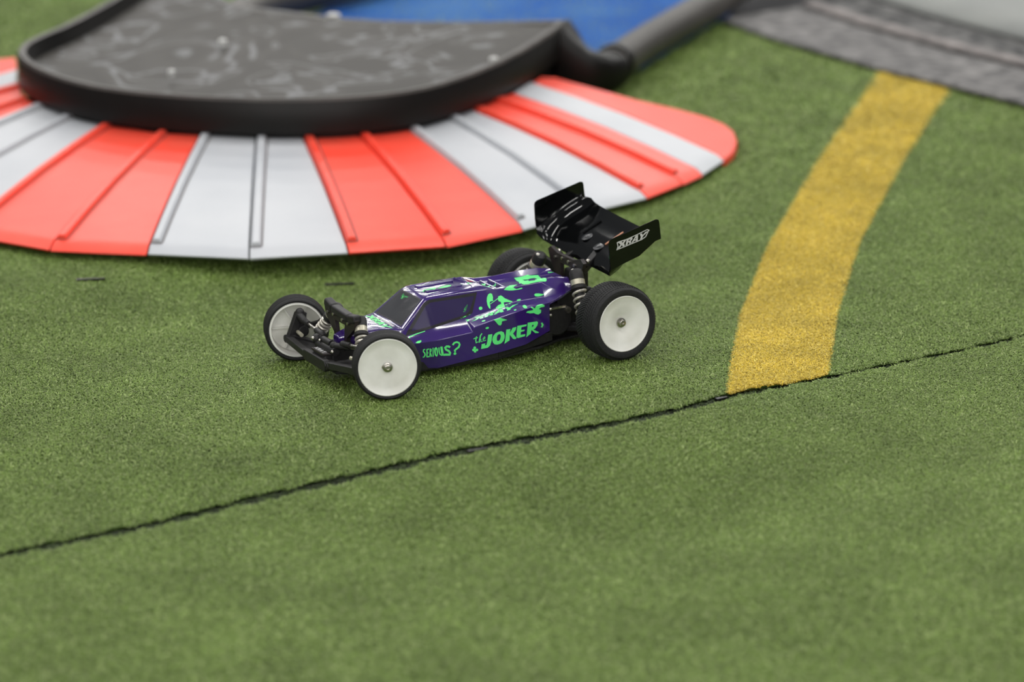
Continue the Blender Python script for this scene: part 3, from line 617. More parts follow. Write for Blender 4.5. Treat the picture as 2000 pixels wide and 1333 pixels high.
DECALS = [
 ('large_lettering', 1, [([(0.13287, 0.03763), (0.12786, 0.03754), (0.12825, 0.03487), (0.12957, 0.02915), (0.13128, 0.0253), (0.13439, 0.02327), (0.14239, 0.02314), (0.14137, 0.02846), (0.13697, 0.02855), (0.13758, 0.02628), (0.13571, 0.02667), (0.13455, 0.02992), (0.13351, 0.03522)], []), ([(0.11259, 0.03364), (0.11275, 0.03093), (0.11454, 0.0276), (0.11788, 0.02547), (0.12251, 0.02494), (0.12598, 0.02585), (0.12785, 0.02842), (0.12818, 0.03166), (0.12698, 0.03512), (0.12433, 0.03768), (0.12074, 0.03895), (0.11657, 0.03892), (0.11347, 0.03699)], [[(0.11786, 0.03505), (0.11773, 0.03275), (0.11897, 0.02978), (0.1213, 0.02868), (0.12274, 0.02991), (0.12269, 0.03264), (0.1217, 0.03522), (0.11938, 0.03623)]]), ([(0.11026, 0.03967), (0.10493, 0.03946), (0.10589, 0.03528), (0.1018, 0.04023), (0.09699, 0.04012), (0.09795, 0.03695), (0.1017, 0.03354), (0.09735, 0.02785), (0.09895, 0.02665), (0.10196, 0.0277), (0.10615, 0.03303), (0.10666, 0.0269), (0.11356, 0.02422), (0.11205, 0.02897)], []), ([(0.0956, 0.04112), (0.08295, 0.04056), (0.08348, 0.03859), (0.09024, 0.0385), (0.09076, 0.03559), (0.08588, 0.03514), (0.08647, 0.03363), (0.09121, 0.03336), (0.09169, 0.0302), (0.08532, 0.02994), (0.08594, 0.02764), (0.09476, 0.02721), (0.09733, 0.02831), (0.09692, 0.03261), (0.09626, 0.03754)], []), ([(0.08173, 0.04191), (0.06818, 0.0407), (0.06676, 0.03891), (0.06774, 0.03587), (0.07138, 0.03294), (0.07376, 0.03253), (0.06562, 0.02773), (0.06682, 0.02706), (0.07095, 0.02783), (0.07642, 0.03264), (0.07773, 0.02852), (0.0843, 0.02601), (0.08329, 0.02997), (0.0822, 0.03622)], [[(0.07536, 0.03799), (0.07301, 0.03771), (0.07365, 0.03622), (0.07574, 0.03551)]])], 'slanted green capital lettering'),
 ('script_lettering', 1, [([(0.14773, 0.03822), (0.14896, 0.03399), (0.14842, 0.03022), (0.14558, 0.03114), (0.1463, 0.0322), (0.14756, 0.03102), (0.14768, 0.03373), (0.14648, 0.03778)], []), ([(0.15061, 0.0351), (0.14832, 0.03593), (0.14568, 0.03573), (0.14572, 0.03665), (0.14855, 0.03684), (0.15098, 0.03595)], []), ([(0.14111, 0.04063), (0.14307, 0.03826), (0.14522, 0.03079), (0.14378, 0.03029), (0.14167, 0.03764), (0.13989, 0.03971)], []), ([(0.1436, 0.03276), (0.14246, 0.0338), (0.14264, 0.0309), (0.14013, 0.03079), (0.14032, 0.0317), (0.14181, 0.0313), (0.14169, 0.03428), (0.14413, 0.03359)], []), ([(0.1396, 0.03223), (0.13641, 0.03456), (0.13734, 0.03666), (0.13998, 0.03452), (0.13944, 0.03122), (0.13583, 0.03155), (0.13605, 0.03236), (0.13898, 0.03187), (0.13914, 0.03415), (0.13708, 0.03585), (0.13717, 0.03508), (0.14021, 0.0329)], [])], 'small green script lettering'),
 ('club_mark', 1, [([(0.14835, 0.02584), (0.14839, 0.02504), (0.14886, 0.02442), (0.14962, 0.02413), (0.15042, 0.02422), (0.15115, 0.02473), (0.15154, 0.02548), (0.15149, 0.02627), (0.15102, 0.02689), (0.15025, 0.02718), (0.14948, 0.02711), (0.14875, 0.02659)], []), ([(0.1499, 0.02364), (0.14995, 0.02288), (0.15042, 0.02229), (0.1512, 0.02202), (0.15206, 0.02214), (0.15279, 0.02262), (0.15317, 0.02333), (0.15311, 0.02407), (0.15263, 0.02466), (0.15185, 0.02493), (0.15098, 0.0248), (0.15026, 0.02433)], []), ([(0.1459, 0.02304), (0.14595, 0.02229), (0.14643, 0.0217), (0.14721, 0.02143), (0.14808, 0.02156), (0.14881, 0.02204), (0.14919, 0.02275), (0.14914, 0.0235), (0.14866, 0.02409), (0.14788, 0.02436), (0.14702, 0.02423), (0.14629, 0.02375)], []), ([(0.15049, 0.02413), (0.14884, 0.02392), (0.14854, 0.02022), (0.1512, 0.02061)], [])], 'green club mark'),
 ('paint_drop', 1, [([(0.06265, 0.03756), (0.06055, 0.03756), (0.05857, 0.03458), (0.06074, 0.03202), (0.06308, 0.033), (0.06155, 0.03476)], [])], None),
 ('paint_splash', 1, [([(0.12479, 0.05278), (0.11716, 0.05391), (0.10854, 0.05018), (0.11525, 0.04966), (0.11589, 0.04656), (0.11726, 0.04543), (0.11983, 0.04632)], [])], None),
 ('paint_drop', 1, [([(0.13157, 0.04536), (0.13172, 0.04475), (0.1324, 0.04424), (0.13344, 0.04399), (0.13454, 0.04405), (0.13543, 0.04442), (0.13585, 0.04498), (0.1357, 0.0456), (0.13502, 0.0461), (0.13398, 0.04636), (0.13287, 0.04629), (0.13199, 0.04593)], [])], None),
 ('slogan_lettering', 1, [([(0.20843, 0.03297), (0.21054, 0.03258), (0.21102, 0.02997), (0.20945, 0.02795), (0.20914, 0.0263), (0.20983, 0.02474), (0.21109, 0.02404), (0.2104, 0.02267), (0.20882, 0.02369), (0.20777, 0.02598), (0.20821, 0.02845), (0.2097, 0.03025), (0.2095, 0.03157), (0.20813, 0.0316)], []), ([(0.20677, 0.03239), (0.20717, 0.02341), (0.20585, 0.02322), (0.20545, 0.03221)], []), ([(0.20613, 0.03126), (0.20381, 0.03154), (0.20409, 0.0328), (0.20641, 0.03252)], []), ([(0.2066, 0.02729), (0.20457, 0.02732), (0.20472, 0.02859), (0.20674, 0.02856)], []), ([(0.20641, 0.02297), (0.20381, 0.02307), (0.20398, 0.02433), (0.20659, 0.02423)], []), ([(0.20321, 0.03266), (0.20362, 0.02324), (0.20247, 0.02308), (0.20206, 0.0325)], []), ([(0.20306, 0.03208), (0.20169, 0.03116), (0.20215, 0.0293), (0.20314, 0.0289), (0.20265, 0.02801), (0.20129, 0.02874), (0.20076, 0.03136), (0.20251, 0.03283)], []), ([(0.20311, 0.02817), (0.20151, 0.02308), (0.20052, 0.0233), (0.20212, 0.02838)], []), ([(0.19979, 0.03308), (0.19995, 0.02305), (0.19885, 0.02293), (0.19869, 0.03295)], []), ([(0.19326, 0.0325), (0.19308, 0.02781), (0.19202, 0.02425), (0.18987, 0.02258), (0.18912, 0.02353), (0.19088, 0.02477), (0.19176, 0.02782), (0.19192, 0.03237)], []), ([(0.19105, 0.03299), (0.18968, 0.0226), (0.18692, 0.02259), (0.18826, 0.03297)], []), ([(0.17865, 0.03136), (0.18066, 0.03299), (0.18387, 0.03343), (0.18657, 0.03148), (0.1852, 0.02809), (0.18178, 0.02586), (0.18073, 0.02401), (0.18021, 0.02372), (0.18496, 0.02448), (0.18777, 0.0246), (0.18756, 0.02211), (0.18494, 0.02201), (0.17946, 0.02127), (0.17822, 0.02432), (0.18005, 0.02749), (0.18345, 0.0297), (0.18406, 0.03061), (0.18307, 0.03099), (0.18146, 0.03074), (0.18023, 0.0296)], []), ([(0.19581, 0.03345), (0.19413, 0.03151), (0.19381, 0.02688), (0.19435, 0.0235), (0.19554, 0.02236), (0.19751, 0.02447), (0.19812, 0.02857), (0.19788, 0.03198)], [[(0.19601, 0.03146), (0.19535, 0.02937), (0.19499, 0.02645), (0.19534, 0.0242), (0.19603, 0.02544), (0.19637, 0.02893)]]), ([(0.17529, 0.03199), (0.17358, 0.03389), (0.17112, 0.03417), (0.16929, 0.0333), (0.16895, 0.03208), (0.16993, 0.0301), (0.17279, 0.02858), (0.17516, 0.02669), (0.17427, 0.02398), (0.17227, 0.02455), (0.17308, 0.02583), (0.17143, 0.0268), (0.16825, 0.02861), (0.16675, 0.03162), (0.16771, 0.03456), (0.17099, 0.03618), (0.17476, 0.03572), (0.17702, 0.03343)], []), ([(0.17213, 0.02289), (0.17219, 0.02217), (0.17269, 0.0216), (0.1735, 0.02133), (0.17439, 0.02142), (0.17514, 0.02186), (0.17554, 0.02253), (0.17547, 0.02324), (0.17497, 0.02381), (0.17417, 0.02409), (0.17327, 0.024), (0.17253, 0.02356)], [])], 'green slogan lettering with a question mark'),
 ('side_lettering', 1, [([(0.14209, 0.05418), (0.13579, 0.05498), (0.13516, 0.05465), (0.13063, 0.05564), (0.12661, 0.05615), (0.13277, 0.05474), (0.13269, 0.05405), (0.13662, 0.05357), (0.13706, 0.05399), (0.14207, 0.05284), (0.14761, 0.052), (0.13932, 0.05389), (0.14038, 0.05412)], []), ([(0.13161, 0.05418), (0.12645, 0.05617), (0.1173, 0.05738), (0.11652, 0.05725), (0.11771, 0.05674), (0.12021, 0.05617), (0.12061, 0.05553), (0.12409, 0.0551), (0.12398, 0.05562), (0.12572, 0.0554), (0.12756, 0.05468)], [[(0.12482, 0.05581), (0.12159, 0.05622), (0.12067, 0.05658), (0.12389, 0.05618)]]), ([(0.12045, 0.05554), (0.11095, 0.0583), (0.10678, 0.05891), (0.108, 0.0573), (0.11175, 0.05678), (0.11154, 0.05707), (0.11492, 0.05658), (0.11648, 0.05609)], [[(0.11326, 0.05711), (0.11122, 0.05739), (0.11063, 0.0579)]]), ([(0.10413, 0.05778), (0.10207, 0.05859), (0.10371, 0.05928), (0.09939, 0.05971), (0.09881, 0.05927), (0.09293, 0.06021), (0.08412, 0.06083), (0.09047, 0.06013), (0.09781, 0.05906), (0.09985, 0.05824)], [])], 'green block lettering along the side pod'),
 ('paint_drop', 1, [([(0.07883, 0.06327), (0.0792, 0.06282), (0.0802, 0.06244), (0.08155, 0.06223), (0.08291, 0.06224), (0.0839, 0.06248), (0.08426, 0.06287), (0.08389, 0.06332), (0.08289, 0.0637), (0.08154, 0.06391), (0.08018, 0.06389), (0.07919, 0.06366)], [])], None),
 ('paint_drop', 1, [([(0.0968, 0.06091), (0.09704, 0.06062), (0.09778, 0.06049), (0.09858, 0.06041), (0.09923, 0.0604), (0.09957, 0.06047), (0.09977, 0.06076), (0.09956, 0.06107), (0.09902, 0.06132), (0.09828, 0.06144), (0.09753, 0.0614), (0.09699, 0.06121)], [])], None),
 ('paint_drop', 1, [([(0.0925, 0.06128), (0.09267, 0.06104), (0.09319, 0.06089), (0.09386, 0.06082), (0.09441, 0.06081), (0.09482, 0.06093), (0.09498, 0.06115), (0.09481, 0.06139), (0.09436, 0.06159), (0.09374, 0.06168), (0.09312, 0.06165), (0.09267, 0.06151)], [])], None),
 ('paint_drop', 1, [([(0.12854, 0.06218), (0.12883, 0.06133), (0.12964, 0.06067), (0.13077, 0.06037), (0.1319, 0.0605), (0.13273, 0.06104), (0.13305, 0.06184), (0.13276, 0.06269), (0.13195, 0.06335), (0.13082, 0.06365), (0.12969, 0.06352), (0.12885, 0.06298)], [])], None),
 ('paint_drop', 1, [([(0.14786, 0.05318), (0.14862, 0.05278), (0.14999, 0.05235), (0.15126, 0.0518), (0.1529, 0.05178), (0.15402, 0.05201), (0.15431, 0.05242), (0.15377, 0.05296), (0.15253, 0.05347), (0.15083, 0.05375), (0.14912, 0.05372), (0.1479, 0.05343)], [])], None),
 ('paint_drop', 1, [([(0.13321, 0.05254), (0.13368, 0.05228), (0.1346, 0.05202), (0.13573, 0.05181), (0.13677, 0.05172), (0.13744, 0.05178), (0.13756, 0.05195), (0.1371, 0.05221), (0.13618, 0.05247), (0.13505, 0.05268), (0.13401, 0.05277), (0.13334, 0.05272)], [])], None),
 ('paint_drop', 1, [([(0.09378, 0.05816), (0.09425, 0.05797), (0.09503, 0.05778), (0.09591, 0.05766), (0.09665, 0.05763), (0.09706, 0.0577), (0.09703, 0.05785), (0.09656, 0.05804), (0.09578, 0.05823), (0.0949, 0.05835), (0.09415, 0.05838), (0.09374, 0.05831)], [])], None),
 ('paint_splash', 1, [([(0.11737, 0.07398), (0.11456, 0.07475), (0.11237, 0.07369), (0.11232, 0.07031), (0.11343, 0.06807), (0.11297, 0.06703), (0.11736, 0.06674), (0.11859, 0.06499), (0.11849, 0.06257), (0.11943, 0.05981), (0.12087, 0.06098), (0.12168, 0.06398), (0.12132, 0.06779), (0.1198, 0.07144)], [])], None),
 ('paint_splash', 1, [([(0.10704, 0.06803), (0.10531, 0.07017), (0.102, 0.07064), (0.10002, 0.06914), (0.09821, 0.06719), (0.08971, 0.06279), (0.09064, 0.06196), (0.0971, 0.06326), (0.10079, 0.06347), (0.10123, 0.06137), (0.10163, 0.05994), (0.10481, 0.05953), (0.10986, 0.05876), (0.11277, 0.05903), (0.11208, 0.06013), (0.10828, 0.06196), (0.10426, 0.06255), (0.10421, 0.06446), (0.10666, 0.06556)], []), ([(0.11802, 0.06419), (0.10652, 0.06795), (0.10678, 0.06846), (0.11829, 0.0647)], [])], None),
 ('paint_splash', 1, [([(0.06152, 0.06547), (0.05964, 0.06653), (0.05551, 0.06613), (0.05276, 0.06528), (0.04957, 0.06476), (0.05081, 0.0638), (0.05404, 0.06326), (0.05712, 0.06318), (0.06055, 0.06388)], [])], None),
 ('paint_splash', 1, [([(0.08348, 0.05385), (0.08135, 0.05504), (0.07571, 0.05463), (0.07287, 0.05457), (0.07631, 0.05835), (0.07437, 0.05827), (0.0707, 0.05574), (0.06882, 0.05807), (0.06355, 0.05835), (0.05891, 0.05801), (0.05645, 0.05622), (0.05687, 0.05467), (0.0622, 0.055), (0.06509, 0.05398), (0.06161, 0.05213), (0.0621, 0.04894), (0.06606, 0.04788), (0.06956, 0.04919), (0.07232, 0.05089), (0.07796, 0.05173)], [])], None),
 ('paint_splash', 1, [([(0.08367, 0.05962), (0.08032, 0.05975), (0.0791, 0.0594), (0.08061, 0.05854), (0.08283, 0.05831), (0.0851, 0.05874)], [])], None),
 ('paint_streak', 1, [([(0.15685, 0.05507), (0.15126, 0.05632), (0.14465, 0.05769), (0.14472, 0.05805), (0.1514, 0.0571), (0.15706, 0.05626)], [])], None),
 ('paint_streak', 1, [([(0.15251, 0.06145), (0.14922, 0.06536), (0.14476, 0.06813), (0.14678, 0.06454), (0.15031, 0.06091)], [])], None),
 ('paint_streak', 1, [([(0.22265, 0.04477), (0.22013, 0.04602), (0.21188, 0.04774), (0.20172, 0.04907), (0.20198, 0.04845), (0.21173, 0.04688), (0.21936, 0.04543), (0.22185, 0.04453)], [])], None),
 ('paint_drop', 1, [([(0.21813, 0.04087), (0.21481, 0.04189), (0.21104, 0.04213), (0.21145, 0.04123), (0.21403, 0.04014), (0.21712, 0.04016)], [])], None),
 ('hood_lettering', 2, [([(0.23023, -0.02766), (0.23089, -0.02043), (0.23378, -0.0174), (0.23144, -0.01453), (0.23186, -0.00996), (0.23543, -0.01362), (0.24, -0.01003), (0.23959, -0.0143), (0.2364, -0.01725), (0.23906, -0.02026), (0.23808, -0.02738), (0.23494, -0.02075), (0.23236, -0.02401)], []), ([(0.24012, -0.00883), (0.23187, -0.00978), (0.23287, 0.00071), (0.23441, 0.00247), (0.23637, 0.00256), (0.23762, 0.00097), (0.24112, 0.00276), (0.24097, -0.00055), (0.2378, -0.00272), (0.2376, -0.00467), (0.24058, -0.00437)], [[(0.23575, -0.00511), (0.23613, -0.00143), (0.23465, -0.00155), (0.23426, -0.00526)]]), ([(0.24112, 0.00291), (0.2331, 0.00711), (0.2333, 0.01139), (0.24153, 0.01471), (0.2414, 0.01115), (0.23991, 0.01052), (0.2398, 0.00728), (0.24125, 0.00666)], [[(0.23819, 0.00792), (0.23826, 0.00989), (0.23578, 0.00902)]]), ([(0.24169, 0.01836), (0.23848, 0.01863), (0.23344, 0.01443), (0.23364, 0.01858), (0.23681, 0.02082), (0.23392, 0.02456), (0.23369, 0.03134), (0.23559, 0.02725), (0.23866, 0.02265), (0.24187, 0.02229)], [])], 'green block lettering on the nose'),
 ('small_lettering', 2, [([(0.22961, -0.01666), (0.22966, -0.01277), (0.22632, -0.01255), (0.22581, -0.01632)], []), ([(0.23006, -0.01136), (0.23059, -0.00751), (0.22676, -0.00736), (0.22684, -0.01117)], []), ([(0.23051, -0.00607), (0.23058, -0.00215), (0.22719, -0.00218), (0.22728, -0.00597)], []), ([(0.23101, -0.00068), (0.23136, 0.00278), (0.22747, 0.00267), (0.22711, -0.00076)], []), ([(0.23119, 0.00401), (0.23103, 0.00741), (0.22764, 0.00727), (0.22792, 0.00392)], []), ([(0.23136, 0.00868), (0.2317, 0.01212), (0.2278, 0.01187), (0.22809, 0.00854)], []), ([(0.23154, 0.01337), (0.23139, 0.01676), (0.22797, 0.01646), (0.22764, 0.0131)], []), ([(0.23172, 0.01804), (0.23206, 0.02147), (0.22814, 0.02104), (0.22843, 0.01774)], []), ([(0.2319, 0.02271), (0.23174, 0.02606), (0.22831, 0.02561), (0.2286, 0.02232)], [])], 'small white print below the windscreen'),
 ('paint_splash', 2, [([(0.2001, -0.0143), (0.19745, -0.01441), (0.19898, -0.00917), (0.19799, -0.00099), (0.19945, -0.00038), (0.2003, -0.00546), (0.20248, -0.00568), (0.20314, -0.01114)], [])], None),
 ('roof_drip', 2, [([(0.18937, 0.00773), (0.18402, 0.00832), (0.1777, 0.00802), (0.17096, 0.00129), (0.17033, 0.00788), (0.17114, 0.01168), (0.17371, 0.0145), (0.17687, 0.01191), (0.18177, 0.01163), (0.18596, 0.00876)], [])], None),
 ('roof_drip', 2, [([(0.16991, 0.01257), (0.16172, 0.00864), (0.15432, 0.00739), (0.15104, 0.00978), (0.15392, 0.01319), (0.15798, 0.0145), (0.16304, 0.0145)], [])], None),
 ('roof_drip', 2, [([(0.14219, 0.0145), (0.13155, 0.00477), (0.12597, 0.00823), (0.12585, 0.01016), (0.13465, 0.01074), (0.13876, 0.01212)], [])], None),
 ('deck_panel_print', 2, [([(0.06014, -0.01577), (0.04226, -0.01707), (0.03146, -0.01322), (0.04126, 0.02493), (0.04317, 0.02616), (0.05382, 0.02561), (0.0645, 0.02625), (0.07042, 0.026), (0.07206, 0.02345), (0.06287, -0.0005), (0.06338, -0.00408)], [[(0.04938, -0.00343), (0.04497, -0.00535), (0.04032, -0.00487), (0.0396, -0.00058), (0.0549, 0.0232), (0.06, 0.02252), (0.05048, -0.00027), (0.055, -0.0004), (0.0557, -0.00474), (0.05228, -0.00429)]])], 'green panel with a dark spade mark'),
 ('paint_splash', 2, [([(0.09633, 0.02807), (0.09328, 0.02693), (0.08564, 0.02285), (0.07737, 0.02432), (0.08424, 0.02689), (0.08065, 0.02801), (0.07379, 0.02766), (0.07316, 0.02812), (0.07666, 0.02843), (0.08515, 0.02849), (0.08999, 0.02855)], [])], None),
 ('paint_drop', 2, [([(0.01931, -0.01149), (0.01302, -0.00943), (0.01729, -0.01564)], [])], None),
 ('paint_streak', 2, [([(0.11835, 0.02348), (0.1021, 0.00615), (0.09323, 0.00314), (0.0916, -0.00034), (0.1021, 0.00597), (0.10756, 0.0027)], []), ([(0.11, 0.00215), (0.1033, -0.00209), (0.1021, -0.00413), (0.10426, -0.00866)], [])], None),
]
for nm_, ax_, shp_, lab_ in DECALS:
    o = on_body(shp_, ax_, nm_, M_SILV if nm_ == 'small_lettering' else M_GREEN, body, cell=.0018 if ax_ == 1 else .0025)
    if lab_: o['label'] = lab_


# -- wheels
def wheel_meshes(W, R, rim, dish, rows, front):
    mb = MB(); A, B = (0, 0, 0), (0, -1, 0); rm = rim
    # dish side at y=0, barrel goes to y=-W
    prof = [(dish, .0001), (dish, .0045), (dish * .55, rm * .35), (dish * .15 + .0004, rm * .7), (.0004, rm * .93), (-.0006, rm * .975), (-.0002, rm), (.002, rm), (W - .001, rm), (W, rm - .0006), (W, rm - .0024), (.006, rm - .003), (dish + .003, .012), (dish + .003, .0001)]
    mb.lathe(A, B, prof, 64, caps=False)
    mb.lathe((0, -dish - .002, 0), (0, -1, 0), [(0, .007), (W * .45, .006), (W * .45, .0001)], 24, caps=False)
    for k in range(6):   # ribs on the inner face
        a = k * math.pi / 3; c, s = math.cos(a), math.sin(a)
        mb.bar((c * .006, -dish - .004, s * .006), (c * (rm - .004), -.0075, s * (rm - .004)), .0016, .006, up=(0, 1, 0))
    rimv = mb
    t = MB(); n = 96
    if front:
        pr = [(.0015, rm - .0004), (-.0004, rm + .0006), (-.0008, rm + .0022), (.0006, R - .0012), (.003, R - .0004)]
        w0 = .003
        for k in range(5):
            x0 = .003 + (W - .006) * k / 5; x1 = .003 + (W - .006) * (k + 1) / 5
            pr += [(x0 + .0012, R), (x1 - .0014, R), (x1 - .0010, R - .0010), (x1 - .0002, R - .0010)]
        pr += [(W - .003, R - .0004), (W - .0006, R - .0012), (W + .0008, rm + .0022), (W + .0004, rm + .0006), (W - .0015, rm - .0004)]
        t.lathe(A, B, pr, n, caps=False)
        blocks, rws, sk = 60, 0, .5
    else:
        pr = [(.0015, rm - .0004), (-.0006, rm + .0006), (-.0016, rm + .0035), (-.0010, R - .0040), (.0016, R - .0018), (.006, R - .0009), (W * .5, R - .0006), (W - .006, R - .0009), (W - .0016, R - .0018), (W + .001, R - .004), (W + .0016, rm + .0035), (W + .0006, rm + .0006), (W - .0015, rm - .0004)]
        t.lathe(A, B, pr, n, caps=False)
    N_ = 84; rws = rows
    for r_ in range(rws):
        y0 = .0022 + (W - .0044) * (r_ + .08) / rws; y1 = .0022 + (W - .0044) * (r_ + .92) / rws
        for k in range(N_):
            vs = []
            sk = (.55 if not front else .3) * (1 if r_ < rws / 2 else -1)
            for rr in (R - .0022, R + (.0002 if not front else .0003) - .0016 * abs((r_ + .5) / rws * 2 - 1) ** 3):
                for (yy, aa) in ((y0, 0), (y1, sk), (y1, sk + .62), (y0, .62)):
                    an = 2 * math.pi * (k + aa + r_ * .37) / N_; vs.append((rr * math.cos(an), -yy, rr * math.sin(an)))
            t.add(vs, [(4, 5, 6, 7), (0, 4, 7, 3), (1, 2, 6, 5), (0, 1, 5, 4), (3, 7, 6, 2)])
    nut = MB(); nut.lathe((0, .001 - dish + .001, 0), (0, 1, 0), [(-.001, .0052), (.0005, .0052), (.0008, .0038), (.0038, .0036), (.0042, .0028), (.0042, .0018), (.0022, .0016), (.0022, .0001)], 6 * 4, caps=False)
    return rimv, t, nut
def wheel(mtx, W, R, rim, dish, rows, front, label):
    a, b_, c = wheel_meshes(W, R, rim, dish, rows, front)
    w = a.build('wheel', M_RIM, car, smooth=True, angle=40); w.matrix_local = mtx; w['label'] = label
    b_.build('tyre', M_TYRE, w, smooth=True, angle=30); c.build('wheel_nut', M_STEEL, w, smooth=True)
    return w
zr, zf, STR = .0396, .0339, -.3515
wheel(Matrix.Translation((0, .1242, zr)), .038, .0416, .0310, .009, 9, False, 'white dish rear wheel, near side')
wheel(Matrix.Translation((0, -.1242, zr)) @ Matrix.Rotation(math.pi, 4, 'Z'), .038, .0416, .0310, .009, 9, False, 'white dish rear wheel, far side')
fw = Matrix.Translation((.282, .1162, zf)) @ Matrix.Rotation(STR, 4, 'Z')
wheel(fw, .026, .0359, .0310, .0028, 0, True, 'white dish front wheel, near side')
ff = Matrix.Translation((.282, -.1162, zf)) @ Matrix.Rotation(STR + math.pi, 4, 'Z')
wheel(ff, .026, .0359, .0310, .0028, 0, True, 'white front wheel seen from its hollow inner side')

# -- chassis and front end
mb = MB()
mb.prism([(.285, -.018), (.294, -.012), (.294, .012), (.285, .018), (.250, .026), (.215, .052), (.120, .056), (.060, .044), (.030, .030), (-.025, .024), (-.025, -.024), (.030, -.030), (.060, -.044), (.120, -.056), (.215, -.052), (.250, -.026)], 2, .0065, .0095)
for s in (-1, 1): mb.bar((.215, s * .052, .013), (.120, s * .056, .014), .003, .010); mb.bar((.120, s * .056, .014), (.045, s * .041, .018), .003, .010)
ch = mb.build('chassis', M_BK, car, bevel=.0006); P(ch, SPR)
mb = MB(); mb.box((.283, 0, .024), (.034, .036, .026)); mb.box((.302, 0, .0265), (.012, .030, .006)); mb.box((.262, 0, .022), (.02, .03, .022))
bk = mb.build('front_bulkhead', M_BK, car, bevel=.0015); P(bk, SPR)
mb = MB(); mb.prism([(.3000, -.017), (.3095, -.015), (.3095, .013), (.3000, .017), (.286, .018), (.286, -.018)], 2, .0300, .0325)
pl = mb.build('brace_plate', M_GRAPH, car, bevel=.0004); P(pl, SPR)
mb = MB()
mb.prism([(-.029, .0160), (-.0315, .0210), (-.0295, .0278), (.023, .0278), (.027, .0225), (.024, .0150)], 0, .3060, .3130)
mb.prism([(.300, -.031), (.3125, -.029), (.3125, .023), (.300, .026)], 2, .0235, .0262)
bp = mb.build('front_bumper', M_BK, car, bevel=.0018, smooth=True); P(bp, SPR)
def arm_f(s):
    mb = MB(); mb.bar((.3075, s * .027, .0215), (.3040, s * .088, .0275), .0075, .0075); mb.bar((.268, s * .027, .0205), (.296, s * .088, .0275), .006, .006)
    mb.add([(.305, s * .030, .0225), (.301, s * .085, .0280), (.297, s * .085, .0280), (.272, s * .030, .0215), (.305, s * .030, .0195), (.301, s * .085, .0250), (.297, s * .085, .0250), (.272, s * .030, .0185)], [(0, 1, 2, 3), (7, 6, 5, 4), (0, 4, 5, 1), (2, 6, 7, 3)])
    mb.cyl((.312, s * .026, .0210), (.262, s * .026, .0200), .0042, n=14)
    mb.cyl((.308, s * .088, .0275), (.292, s * .088, .0275), .0045, n=14)
    return mb.build('suspension_arm', M_BK, car, bevel=.0008)
for s in (1, -1): arm_f(s)
def knuckle(s):
    mb = MB(); mb.bar((.3010, s * .089, .0270), (.2890, s * .0885, .0540), .0075, .0085); mb.bar((.2890, s * .0890, .0300), (.2840, s * .0885, .0540), .006, .007)
    mb.ball((.2885, s * .0875, .0545), .0050); mb.cyl((.2895, s * .0865, .0515), (.2890, s * .0740, .0470), .0046, .0036, n=14)
    mb.cyl((.288, s * .080, .0345), (.286, s * .100, .0340), .006, n=16); mb.bar((.288, s * .086, .038), (.262, s * .088, .040), .005, .005)
    k = mb.build('steering_knuckle', M_BK, car, smooth=True, bevel=.0006)
    a = MB(); a.cyl((.2990, s * .062, .0355), (.2945, s * .082, .0345), .0022, n=10); a.cyl((.286, s * .095, .034), (.2845, s * .112, .0339), .0025, n=12)
    a.ball((.2910, s * .0868, .0553), .0018, n=8); a.build('axle', M_COLLAR, k, smooth=True)
for s in (1, -1): knuckle(s)
def link_rod(a, b, name='camber_link'):
    a, b = Vector(a), Vector(b); d = (b - a).normalized(); L = (b - a).length
    mb = MB(); mb.cyl(a, b, .0016, n=10); r = mb.build(name, M_STEEL, car, smooth=True)
    for p, q in ((a, d), (b, -d)):
        e = MB(); e.cyl(p, p + q * L * .30, .0036, .0032, n=12); e.ball(p, .0044, n=8); e.build('rod_end', M_BK, r, smooth=True)
link_rod((.2885, -.0800, .0480), (.2905, -.0270, .0420)); link_rod((.2885, .0800, .0480), (.2905, .0270, .0420))
link_rod((.2970, .0160, .0395), (.2640, .0860, .0400), 'steering_link'); link_rod((.2970, -.0200, .0395), (.2640, -.0860, .0400), 'steering_link')
mb = MB(); mb.cyl((.2990, -.0180, .0345), (.2975, .0215, .0345), .0048, n=18); mb.ball((.3000, -.0215, .0395), .0052, n=10); mb.cyl((.2960, -.012, .040), (.2960, .008, .040), .004, n=12)
sr = mb.build('steering_rack', M_BK, car, smooth=True); P(sr, SPR)
for c_, r_ in (((.3015, .0215, .0352), .0022), ((.3045, -.0205, .0405), .0024), ((.3015, -.010, .0405), .0016)): mb = MB(); mb.ball(c_, r_, n=8); mb.build('screw', M_STEEL, sr, smooth=True)

